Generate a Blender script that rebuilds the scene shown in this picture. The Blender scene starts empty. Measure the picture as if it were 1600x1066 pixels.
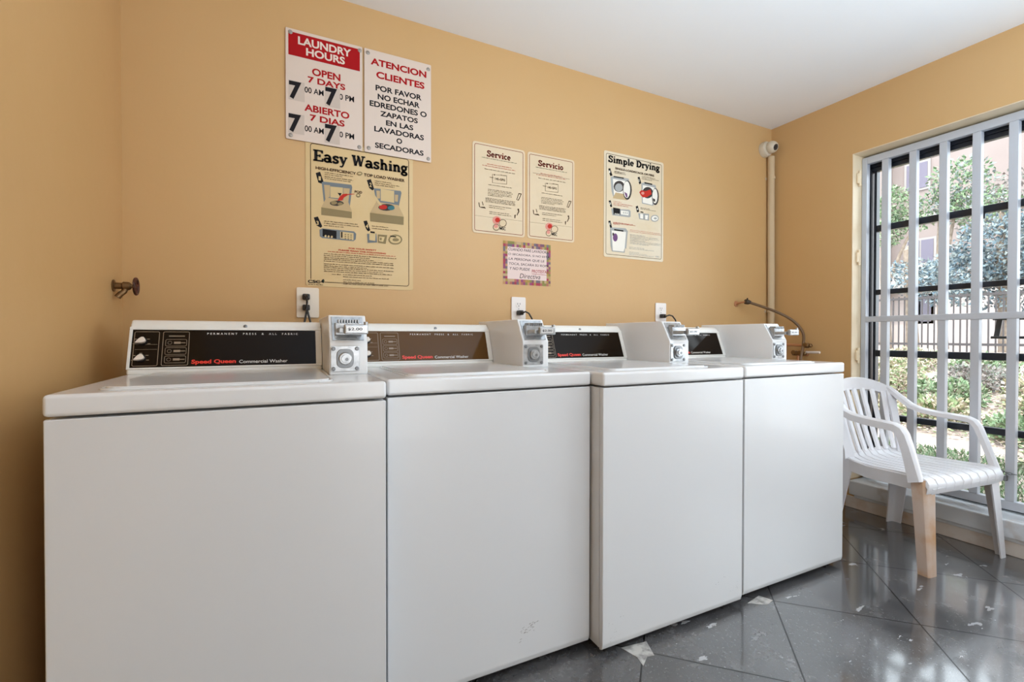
import bpy, bmesh, math, random
from mathutils import Vector, Matrix
random.seed(7)
SC = bpy.context.scene
COL = SC.collection
PI = math.pi
# ------------------------------------------------------------------ camera, world, lights, exposure
cam = bpy.data.objects.new('camera', bpy.data.cameras.new('camera'))
COL.objects.link(cam)
cam.data.sensor_width = 36.0
cam.data.lens = 728.2 / 1600 * 36.0
cam.data.clip_start = 0.02
_y, _p, _r = math.radians(26.208), math.radians(0.594), math.radians(0.064)
_f = Vector((math.sin(_y) * math.cos(_p), math.cos(_y) * math.cos(_p), -math.sin(_p)))
_x = Vector((math.cos(_y), -math.sin(_y), 0)); _u = _x.cross(_f)
_rt = math.cos(_r) * _x + math.sin(_r) * _u; _up = -math.sin(_r) * _x + math.cos(_r) * _u
m = Matrix((_rt, _up, -_f)).transposed().to_4x4(); m.translation = Vector((0.5129, -2.1128, 1.0178))
cam.matrix_world = m
SC.camera = cam
SC.view_settings.view_transform = 'Standard'
SC.view_settings.look = 'None'
SC.view_settings.gamma = 1.0
SC.view_settings.use_curve_mapping = False
SC.view_settings.exposure = 0.20
SC.cycles.use_denoising = True
SC.cycles.max_bounces = 10
SC.cycles.diffuse_bounces = 6
SC.cycles.transparent_max_bounces = 24
SC.cycles.caustics_reflective = False
SC.cycles.caustics_refractive = False
SC.cycles.sample_clamp_indirect = 4.0

wd = bpy.data.worlds.new('sky'); SC.world = wd; wd.use_nodes = True
bg = wd.node_tree.nodes['Background']
bg.inputs[0].default_value = (0.90, 0.95, 1.0, 1); bg.inputs[1].default_value = 5.6

def light(name, kind, loc, energy, color, size=0.3, rot=None, size_y=None, spec=1.0):
    d = bpy.data.lights.new(name, kind); d.energy = energy; d.color = color; d.specular_factor = spec
    if kind == 'AREA':
        d.size = size
        if size_y: d.shape = 'RECTANGLE'; d.size_y = size_y
    elif kind == 'POINT': d.shadow_soft_size = size
    elif kind == 'SUN': d.angle = size
    o = bpy.data.objects.new(name, d); COL.objects.link(o); o.location = loc
    if rot: o.rotation_euler = rot
    return o
def aim(d):
    return Vector(d).to_track_quat('-Z', 'Y').to_euler()
light('sun', 'SUN', (0, 0, 8), 4.2, (1.0, 0.95, 0.86), 0.02, aim((0.55, 0.28, -0.85)))
light('ceiling_lamp_left', 'POINT', (2.0, -2.40, 2.12), 8, (1.0, 0.975, 0.94), 0.16)
light('added_fill_right', 'POINT', (2.75, -2.80, 2.10), 3.5, (0.93, 0.97, 1.0), 0.16)  # added fill lamp out of view, no fixture behind it
# added fill behind the camera, lights the washer fronts and the left gap
light('added_front_fill', 'AREA', (1.45, -3.88, 1.05), 19, (0.96, 0.98, 1.0), 0.95, aim((0, 1, 0)), 1.95)
# added area light out of view in the window opening, brightens the left wall
light('added_side_fill', 'AREA', (3.60, -2.10, 1.25), 15, (0.82, 0.92, 1.0), 1.2, aim((-1, 0.02, 0.06)), 1.7)
# added upward fill without a fixture, brightens the ceiling
light('added_ceiling_fill', 'AREA', (2.05, -2.50, 1.45), 60, (0.62, 0.81, 1.0), 2.4, aim((0.12, 0.22, 1)), 0.5)

# ------------------------------------------------------------------ materials
def mat(name, col, rough=0.5, metal=0.0, noise=None, coat=0.0, spec=0.5, bump=None, emit=None):
    """noise = (scale, second colour, low, high)   bump = (scale, strength)"""
    M = bpy.data.materials.new(name); M.use_nodes = True
    nt = M.node_tree; b = nt.nodes['Principled BSDF']
    b.inputs['Base Color'].default_value = (*col, 1); b.inputs['Roughness'].default_value = rough
    b.inputs['Metallic'].default_value = metal; b.inputs['Coat Weight'].default_value = coat
    b.inputs['Specular IOR Level'].default_value = spec
    tc = nt.nodes.new('ShaderNodeTexCoord')
    if noise:
        n = nt.nodes.new('ShaderNodeTexNoise'); n.inputs['Scale'].default_value = noise[0]; n.inputs['Detail'].default_value = 5
        r = nt.nodes.new('ShaderNodeValToRGB')
        r.color_ramp.elements[0].position = noise[2]; r.color_ramp.elements[1].position = noise[3]
        r.color_ramp.elements[0].color = (*col, 1); r.color_ramp.elements[1].color = (*noise[1], 1)
        nt.links.new(tc.outputs['Object'], n.inputs['Vector']); nt.links.new(n.outputs['Fac'], r.inputs[0])
        nt.links.new(r.outputs[0], b.inputs['Base Color'])
    if bump:
        n = nt.nodes.new('ShaderNodeTexNoise'); n.inputs['Scale'].default_value = bump[0]; n.inputs['Detail'].default_value = 6
        bp = nt.nodes.new('ShaderNodeBump'); bp.inputs['Strength'].default_value = bump[1]; bp.inputs['Distance'].default_value = 0.01
        nt.links.new(tc.outputs['Object'], n.inputs['Vector']); nt.links.new(n.outputs['Fac'], bp.inputs['Height'])
        nt.links.new(bp.outputs[0], b.inputs['Normal'])
    return M
WALL = mat('tan_wall_paint', (0.56, 0.340, 0.140), 0.5, noise=(1.6, (0.575, 0.355, 0.155), 0.35, 0.7), bump=(14, 0.10))
CEIL = mat('ceiling_paint', (0.84, 0.845, 0.85), 0.8, bump=(20, 0.06))
FRONTW = mat('front_wall_paint', (0.68, 0.66, 0.63), 0.7)
REVEAL = mat('cream_reveal_paint', (0.80, 0.66, 0.46), 0.5, noise=(9, (0.74, 0.58, 0.38), 0.45, 0.75))
SILL = mat('white_sill_paint', (0.62, 0.64, 0.66), 0.5, noise=(11, (0.45, 0.40, 0.36), 0.58, 0.78))
SKIRT = mat('stained_base_paint', (0.58, 0.52, 0.46), 0.6, noise=(7, (0.40, 0.24, 0.13), 0.45, 0.75))
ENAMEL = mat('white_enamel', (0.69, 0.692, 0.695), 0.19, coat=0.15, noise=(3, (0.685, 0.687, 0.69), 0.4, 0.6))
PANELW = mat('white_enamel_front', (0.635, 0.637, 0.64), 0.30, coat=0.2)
SCUFF = mat('grey_scuff', (0.34, 0.33, 0.32), 0.6)
FRAMEW = mat('cream_white_plastic', (0.78, 0.77, 0.73), 0.3)
SMOKE = mat('smoked_panel', (0.011, 0.006, 0.003), 0.08, coat=0.0, spec=0.13)
BROWNREFL = mat('panel_brown_reflection', (0.105, 0.050, 0.015), 0.10, coat=0.0, spec=0.12)  # reflection of a brown wall painted into the panel's base colour
TANL = mat('tan_print', (0.30, 0.23, 0.16), 0.4)
WHITEL = mat('white_print', (0.75, 0.72, 0.68), 0.4)
REDL = mat('red_print', (0.80, 0.035, 0.015), 0.4)
KNOB = mat('pale_knob_plastic', (0.78, 0.70, 0.62), 0.35)
BLACKP = mat('black_plastic', (0.012, 0.011, 0.012), 0.35)
BOXM = mat('grey_painted_steel', (0.77, 0.775, 0.78), 0.30)
ZINC = mat('zinc_metal', (0.50, 0.51, 0.52), 0.30, metal=0.8, noise=(60, (0.34, 0.35, 0.36), 0.4, 0.7))
DARKZ = mat('dark_steel', (0.20, 0.205, 0.21), 0.35, metal=0.8)
SIGNP = mat('pale_sign_board', (0.66, 0.535, 0.445), 0.4)
CHAIRM = mat('white_resin', (0.70, 0.69, 0.71), 0.32, noise=(6, (0.63, 0.61, 0.61), 0.5, 0.75))
LEGSTAIN = mat('yellowed_resin', (0.52, 0.405, 0.33), 0.4, noise=(9, (0.46, 0.26, 0.13), 0.38, 0.66))
GATEM = mat('white_gate_paint', (0.50, 0.52, 0.56), 0.4)
BLKW = mat('black_window_frame', (0.010, 0.013, 0.020), 0.35)
BRASS = mat('aged_brass', (0.20, 0.115, 0.05), 0.4, metal=0.8)
HOSEM = mat('brown_hose_rubber', (0.15, 0.085, 0.040), 0.45)
COPPER = mat('copper_pipe', (0.60, 0.31, 0.17), 0.35, metal=0.6)
IVORY = mat('ivory_plastic', (0.76, 0.66, 0.54), 0.35)
WPLATE = mat('white_plate_plastic', (0.80, 0.74, 0.70), 0.35)
CAMW = mat('cream_camera_plastic', (0.60, 0.52, 0.40), 0.5)
PIPEW = mat('painted_conduit', (0.56, 0.42, 0.26), 0.7, spec=0.2)
GLOSSK = mat('black_lens', (0.01, 0.01, 0.014), 0.08, coat=0.5)

def glass_mat():
    M = bpy.data.materials.new('window_glass'); M.use_nodes = True; nt = M.node_tree; nt.nodes.clear()
    o = nt.nodes.new('ShaderNodeOutputMaterial'); t = nt.nodes.new('ShaderNodeBsdfTransparent'); g = nt.nodes.new('ShaderNodeBsdfGlossy')
    g.inputs['Roughness'].default_value = 0.02; t.inputs[0].default_value = (0.93, 0.96, 0.97, 1)
    mx = nt.nodes.new('ShaderNodeMixShader'); f = nt.nodes.new('ShaderNodeFresnel'); f.inputs[0].default_value = 1.25
    nt.links.new(f.outputs[0], mx.inputs[0]); nt.links.new(t.outputs[0], mx.inputs[1]); nt.links.new(g.outputs[0], mx.inputs[2]); nt.links.new(mx.outputs[0], o.inputs[0])
    return M
GLASS = glass_mat()

def floor_mat():
    M = bpy.data.materials.new('dark_grey_tile'); M.use_nodes = True; nt = M.node_tree; b = nt.nodes['Principled BSDF']; L = nt.links.new
    N = nt.nodes.new
    tc = N('ShaderNodeTexCoord'); sp = N('ShaderNodeSeparateXYZ'); L(tc.outputs['Object'], sp.inputs[0])
    def math_(op, a, bb=None, clamp=False):
        n = N('ShaderNodeMath'); n.operation = op; n.use_clamp = clamp
        for i, v in enumerate((a, bb)):
            if v is None: continue
            if isinstance(v, (int, float)): n.inputs[i].default_value = v
            else: L(v, n.inputs[i])
        return n.outputs[0]
    def seam(expr, off):
        t = math_('DIVIDE', math_('SUBTRACT', expr, off), 0.6505)
        fr = math_('FRACT', t); d = math_('MINIMUM', fr, math_('SUBTRACT', 1.0, fr))
        return math_('LESS_THAN', d, 0.0056), math_('FLOOR', t)
    s1, i1 = seam(math_('SUBTRACT', sp.outputs[0], sp.outputs[1]), 3.813)
    s2, i2 = seam(math_('ADD', sp.outputs[0], sp.outputs[1]), 1.246)
    sm = math_('MAXIMUM', s1, s2)
    wn = N('ShaderNodeTexWhiteNoise'); wn.noise_dimensions = '2D'
    cb = N('ShaderNodeCombineXYZ'); L(i1, cb.inputs[0]); L(i2, cb.inputs[1]); L(cb.outputs[0], wn.inputs['Vector'])
    n1 = N('ShaderNodeTexNoise'); n1.inputs['Scale'].default_value = 9; n1.inputs['Detail'].default_value = 8; n1.inputs['Roughness'].default_value = 0.7; L(tc.outputs['Object'], n1.inputs['Vector'])
    rp = N('ShaderNodeValToRGB'); rp.color_ramp.elements[0].position = 0.3; rp.color_ramp.elements[1].position = 0.75
    rp.color_ramp.elements[0].color = (0.032, 0.031, 0.033, 1); rp.color_ramp.elements[1].color = (0.100, 0.097, 0.098, 1); L(n1.outputs['Fac'], rp.inputs[0])
    hs = N('ShaderNodeHueSaturation'); L(rp.outputs[0], hs.inputs['Color']); L(math_('ADD', math_('MULTIPLY', wn.outputs[0], 0.5), 0.75), hs.inputs['Value'])
    # speckle
    n2 = N('ShaderNodeTexNoise'); n2.inputs['Scale'].default_value = 110; n2.inputs['Detail'].default_value = 3; L(tc.outputs['Object'], n2.inputs['Vector'])
    spk = math_('MULTIPLY', math_('GREATER_THAN', n2.outputs['Fac'], 0.64), 0.14)
    m0 = N('ShaderNodeMixRGB'); L(spk, m0.inputs[0]); L(hs.outputs[0], m0.inputs[1]); m0.inputs[2].default_value = (0.35, 0.35, 0.35, 1)
    # worn white scrapes
    mp = N('ShaderNodeMapping'); mp.inputs['Rotation'].default_value = (0, 0, 0.9); mp.inputs['Scale'].default_value = (1.0, 2.6, 1.0); L(tc.outputs['Object'], mp.inputs[0])
    n3 = N('ShaderNodeTexNoise'); n3.inputs['Scale'].default_value = 7.0; n3.inputs['Detail'].default_value = 4; n3.inputs['Roughness'].default_value = 0.6; L(mp.outputs[0], n3.inputs['Vector'])
    scr = math_('GREATER_THAN', n3.outputs['Fac'], 0.665)
    m1 = N('ShaderNodeMixRGB'); L(math_('MULTIPLY', scr, 0.55), m1.inputs[0]); L(m0.outputs[0], m1.inputs[1]); m1.inputs[2].default_value = (0.55, 0.55, 0.56, 1)
    m2 = N('ShaderNodeMixRGB'); L(sm, m2.inputs[0]); L(m1.outputs[0], m2.inputs[1]); m2.inputs[2].default_value = (0.004, 0.004, 0.004, 1)
    L(m2.outputs[0], b.inputs['Base Color']); L(math_('SUBTRACT', 0.8, math_('MULTIPLY', sm, 0.8)), b.inputs['Coat Weight'])
    rr = N('ShaderNodeMapRange'); rr.inputs[1].default_value = 0.3; rr.inputs[2].default_value = 0.7; rr.inputs[3].default_value = 0.17; rr.inputs[4].default_value = 0.30; L(n1.outputs['Fac'], rr.inputs[0]); L(rr.outputs[0], b.inputs['Roughness'])
    bp = N('ShaderNodeBump'); bp.inputs['Strength'].default_value = 0.06; bp.inputs['Distance'].default_value = 0.003; L(n1.outputs['Fac'], bp.inputs['Height']); L(bp.outputs[0], b.inputs['Normal'])
    b.inputs['Specular IOR Level'].default_value = 0.6; b.inputs['Coat Weight'].default_value = 0.8; b.inputs['Coat IOR'].default_value = 1.75; b.inputs['Coat Roughness'].default_value = 0.09
    return M
FLOOR = floor_mat()

# ------------------------------------------------------------------ mesh helpers
class MB:
    def __init__(s): s.bm = bmesh.new()
    def _merge(s, b2, mi=0):
        for f in b2.faces: f.material_index = mi
        me = bpy.data.meshes.new('tmp'); b2.to_mesh(me); b2.free(); s.bm.from_mesh(me); bpy.data.meshes.remove(me)
        return s
    def box(s, x0, x1, y0, y1, z0, z1, bev=0.0, seg=3, mi=0, M=None):
        b = bmesh.new(); bmesh.ops.create_cube(b, size=1.0)
        for v in b.verts: v.co = Vector((x0 + (v.co.x + .5) * (x1 - x0), y0 + (v.co.y + .5) * (y1 - y0), z0 + (v.co.z + .5) * (z1 - z0)))
        if bev: bmesh.ops.bevel(b, geom=list(b.edges), offset=bev, segments=seg, profile=0.5, affect='EDGES')
        if M: bmesh.ops.transform(b, matrix=M, verts=b.verts)
        return s._merge(b, mi)
    def prism(s, pts, d, bev=0.0, seg=2, mi=0):
        """closed outline pts (3D, planar) extruded by vector d"""
        b = bmesh.new(); d = Vector(d)
        lo = [b.verts.new(Vector(p)) for p in pts]; hi = [b.verts.new(Vector(p) + d) for p in pts]
        b.faces.new(lo); b.faces.new(hi[::-1]); n = len(pts)
        for i in range(n): b.faces.new((lo[i], hi[i], hi[(i + 1) % n], lo[(i + 1) % n]))
        bmesh.ops.recalc_face_normals(b, faces=b.faces)
        if bev: bmesh.ops.bevel(b, geom=list(b.edges), offset=bev, segments=seg, profile=0.5, affect='EDGES')
        return s._merge(b, mi)
    def loft(s, rings, cap=True, closed=True, mi=0):
        b = bmesh.new(); R = [[b.verts.new(Vector(p)) for p in r] for r in rings]; n = len(R[0])
        for a, c in zip(R, R[1:]):
            for i in range(n if closed else n - 1): b.faces.new((a[i], a[(i + 1) % n], c[(i + 1) % n], c[i]))
        if cap and closed: b.faces.new(R[0][::-1]); b.faces.new(R[-1])
        bmesh.ops.recalc_face_normals(b, faces=b.faces)
        return s._merge(b, mi)
    def tube(s, pts, r, seg=10, mi=0, ry=None, up=(0, 0, 1)):
        pts = [Vector(p) for p in pts]; rings = []
        for i, p in enumerate(pts):
            t = (pts[min(i + 1, len(pts) - 1)] - pts[max(i - 1, 0)]).normalized()
            a = Vector(up).cross(t)
            if a.length < 1e-3: a = Vector((1, 0, 0)).cross(t)
            a.normalize(); c = t.cross(a)
            rr = r[i] if isinstance(r, (list, tuple)) else r; r2 = rr if ry is None else (ry[i] if isinstance(ry, (list, tuple)) else ry)
            rings.append([p + a * rr * math.cos(2 * PI * k / seg) + c * r2 * math.sin(2 * PI * k / seg) for k in range(seg)])
        return s.loft(rings, mi=mi)
    def cyl(s, a, b, r, seg=16, r2=None, mi=0):
        return s.tube([a, b], [r, r if r2 is None else r2], seg, mi)
    def lathe(s, prof, c, axis, seg=20, mi=0):
        """prof = (distance along axis, radius)"""
        c = Vector(c); ax = Vector(axis).normalized(); a = ax.orthogonal().normalized(); q = ax.cross(a)
        return s.loft([[c + ax * h + (a * math.cos(2 * PI * k / seg) + q * math.sin(2 * PI * k / seg)) * max(r, 1e-5) for k in range(seg)] for h, r in prof], mi=mi)
    def poly(s, pts, mi=0):
        f = s.bm.faces.new([s.bm.verts.new(Vector(p)) for p in pts]); f.material_index = mi; return s

def obj(name, mb, mats, parent=None, loc=None, smooth=True, sharp=38, wn=True):
    bm = mb.bm
    if smooth:
        for f in bm.faces: f.smooth = True
        ca = math.radians(sharp)
        for e in bm.edges:
            if len(e.link_faces) == 2 and e.calc_face_angle(0) > ca: e.smooth = False
    me = bpy.data.meshes.new(name); bm.to_mesh(me); bm.free()
    for mm in (mats if isinstance(mats, (list, tuple)) else [mats]): me.materials.append(mm)
    o = bpy.data.objects.new(name, me); COL.objects.link(o)
    if parent: o.parent = parent
    if loc: o.location = loc
    if smooth and wn:
        w = o.modifiers.new('weighted_normal', 'WEIGHTED_NORMAL'); w.keep_sharp = True
    return o
def tag(o, label, cat=None, group=None, kind=None):
    if label: o['label'] = label
    if cat: o['category'] = cat
    if group: o['group'] = group
    if kind: o['kind'] = kind
    return o
def thing(name, label, cat, loc=(0, 0, 0), rz=0.0, group=None):
    o = bpy.data.objects.new(name, None); COL.objects.link(o); o.location = loc; o.rotation_euler = (0, 0, rz); o.empty_display_size = 0.05
    return tag(o, label, cat, group)
def copy_tree(o, parent=None):
    c = o.copy(); COL.objects.link(c)
    if parent: c.parent = parent
    for ch in list(o.children): copy_tree(ch, c)
    return c
def struct(name, mb, mats, parent=None, label=None, smooth=False):
    o = obj(name, mb, mats, parent, smooth=smooth)
    if parent is None: o['kind'] = 'structure'
    if label: o['label'] = label
    return o

_dg = None
def text_polys(body, bold=0.0, spacing=1.0):
    cu = bpy.data.curves.new('lettering', 'FONT'); cu.body = body; cu.offset = bold; cu.space_character = spacing; cu.resolution_u = 4
    ob = bpy.data.objects.new('lettering', cu); COL.objects.link(ob)
    dg = bpy.context.evaluated_depsgraph_get(); dg.update()
    me = bpy.data.meshes.new_from_object(ob.evaluated_get(dg))
    vs = [tuple(v.co) for v in me.vertices]; fs = [tuple(p.vertices) for p in me.polygons]
    bpy.data.objects.remove(ob); bpy.data.curves.remove(cu); bpy.data.meshes.remove(me)
    return vs, fs
def put_text(mb, body, rect, F, d=0.0, mi=0, bold=0.0, spacing=1.0, keep=False, slant=0.0):
    """fit the text's own bounding box into rect=(u0,v0,u1,v1) on frame F(u,v,d)"""
    vs, fs = text_polys(body, bold, spacing)
    x0 = min(v[0] for v in vs); x1 = max(v[0] for v in vs); y0 = min(v[1] for v in vs); y1 = max(v[1] for v in vs)
    u0, v0, u1, v1 = rect; sx = (u1 - u0) / (x1 - x0); sy = (v1 - v0) / (y1 - y0)
    V = [mb.bm.verts.new(Vector(F(u0 + (a - x0) * sx + slant * (b - y0) * sy, v0 + (b - y0) * sy, d))) for a, b, _ in vs]
    for f in fs:
        try: fc = mb.bm.faces.new([V[i] for i in f]); fc.material_index = mi
        except ValueError: pass
# slab-serif letters drawn as strokes: cap height 1, x-height .66
def _arc(cx, cy, rx, ry, a0, a1, n=10):
    return [(cx + rx * math.cos(math.radians(a0 + (a1 - a0) * k / n)), cy + ry * math.sin(math.radians(a0 + (a1 - a0) * k / n))) for k in range(n + 1)]
T1, T2 = 0.225, 0.14
def _ser(x0, x1, y): return (T2, [(x0, y), (x1, y)])
GLYPH = {
 'E': (0.80, [(T1, [(.2, 0), (.2, 1)]), _ser(0, .7, .95), _ser(0, .74, .05), (T2, [(.2, .5), (.5, .5)]), (T2, [(.67, 1), (.67, .74)]), (T2, [(.7, 0), (.7, .28)]), (T2, [(.5, .38), (.5, .62)])]),
 'a': (0.66, [(.17, _arc(.27, .47, .2, .17, 155, 0)), (T1, [(.47, .47), (.47, .02)]), _ser(.44, .64, .05), (.18, _arc(.25, .2, .19, .16, 0, 360, 14))]),
 's': (0.54, [(.18, [(.45, .52), (.38, .61), (.24, .63), (.11, .57), (.09, .46), (.18, .38), (.34, .3), (.43, .21), (.38, .08), (.24, .04), (.11, .07), (.06, .18)])]),
 'y': (0.64, [(T1, [(.12, .64), (.32, .08)]), (.13, [(.53, .64), (.27, -.13), (.19, -.24), (.06, -.22)]), _ser(0, .26, .62), _ser(.4, .64, .62)]),
 'W': (1.12, [(T1, [(.16, .97), (.33, .04)]), (.12, [(.33, .04), (.55, .9)]), (T1, [(.55, .9), (.74, .04)]), (.12, [(.74, .04), (.94, .97)]), _ser(0, .32, .95), _ser(.78, 1.1, .95), _ser(.42, .62, .95)]),
 'h': (0.72, [(T1, [(.18, 0), (.18, 1)]), _ser(.03, .2, .95), _ser(.03, .33, .05), (.19, _arc(.35, .42, .17, .19, 180, 0)), (T1, [(.52, .44), (.52, 0)]), _ser(.4, .68, .05)]),
 'i': (0.38, [(T1, [(.19, 0), (.19, .66)]), _ser(.04, .2, .61), _ser(.03, .35, .05), (.19, [(.1, .88), (.28, .88)])]),
 'n': (0.72, [(T1, [(.18, 0), (.18, .66)]), _ser(.03, .2, .61), _ser(.03, .33, .05), (.19, _arc(.35, .42, .17, .19, 180, 0)), (T1, [(.52, .44), (.52, 0)]), _ser(.4, .68, .05)]),
 'm': (1.06, [(T1, [(.18, 0), (.18, .66)]), _ser(.03, .2, .61), _ser(.03, .33, .05), (.19, _arc(.34, .42, .16, .19, 180, 0)), (T1, [(.51, .44), (.51, 0)]), _ser(.4, .64, .05), (.19, _arc(.68, .42, .16, .19, 180, 0)), (T1, [(.85, .44), (.85, 0)]), _ser(.74, 1.02, .05)]),
 'g': (0.64, [(.19, _arc(.26, .42, .18, .2, 0, 360, 14)), (.19, _arc(.28, -.1, .21, .15, 0, 360, 14)), (.13, [(.16, .24), (.12, .12), (.3, .06)]), (.13, [(.4, .58), (.6, .64)])]),
 'S': (0.70, [(.20, [(.56, .72), (.5, .88), (.34, .95), (.17, .88), (.12, .74), (.2, .61), (.42, .48), (.56, .34), (.54, .14), (.36, .05), (.18, .1), (.09, .27)]), (T2, [(.59, .98), (.59, .68)]), (T2, [(.06, .02), (.06, .32)])]),
 'p': (0.68, [(T1, [(.18, -.28), (.18, .66)]), _ser(.03, .2, .61), _ser(.03, .36, -.25), (.19, _arc(.36, .33, .2, .27, 0, 360, 14))]),
 'l': (0.38, [(T1, [(.19, 0), (.19, 1)]), _ser(.04, .2, .95), _ser(.03, .35, .05)]),
 'e': (0.60, [(.19, _arc(.29, .33, .2, .27, 0, 315, 14)), (T2, [(.12, .35), (.5, .35)])]),
 'D': (0.84, [(T1, [(.2, 0), (.2, 1)]), _ser(.02, .4, .95), _ser(.02, .4, .05), (T1, _arc(.38, .5, .34, .42, -90, 90, 12))]),
 'r': (0.54, [(T1, [(.18, 0), (.18, .66)]), _ser(.03, .2, .61), _ser(.03, .36, .05), (.19, _arc(.36, .4, .17, .19, 170, 35)), (.19, [(.43, .5), (.51, .5)])]),
 'v': (0.62, [(T1, [(.13, .64), (.32, .04)]), (.12, [(.32, .04), (.51, .64)]), _ser(0, .27, .61), _ser(.38, .62, .61)]),
 'c': (0.56, [(.19, _arc(.29, .33, .2, .27, 45, 315, 14))]),
 'o': (0.60, [(.19, _arc(.29, .33, .2, .27, 0, 360, 14))]),
 ' ': (0.34, []),
}
def put_slab(mb, body, u0, u1, v0, v1, F, d=0.0, mi=0, dv=0.0):
    """u0..u1 width, v0 baseline, v1 cap line; dv = baseline drop at the right end"""
    W = sum(GLYPH[c][0] for c in body); x = 0.0; sx = (u1 - u0) / W; sy = v1 - v0; B = mb.bm
    for c in body:
        w, st = GLYPH[c]
        for t, pl in st:
            n = len(pl)
            for i in range(n - 1):
                (ax, ay), (bx, by) = pl[i], pl[i + 1]; l = math.hypot(bx - ax, by - ay) or 1
                ex, ey = (bx - ax) / l, (by - ay) / l; k = 0.03 if n > 2 else 0.0
                ax -= ex * k; ay -= ey * k; bx += ex * k; by += ey * k
                q = [(ax - ey * t / 2, ay + ex * t / 2), (ax + ey * t / 2, ay - ex * t / 2), (bx + ey * t / 2, by - ex * t / 2), (bx - ey * t / 2, by + ex * t / 2)]
                f = B.faces.new([B.verts.new(Vector(F(u0 + (x + p) * sx, v0 + r * sy + dv * (x + p) / W, d))) for p, r in q]); f.material_index = mi
        x += w
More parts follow.
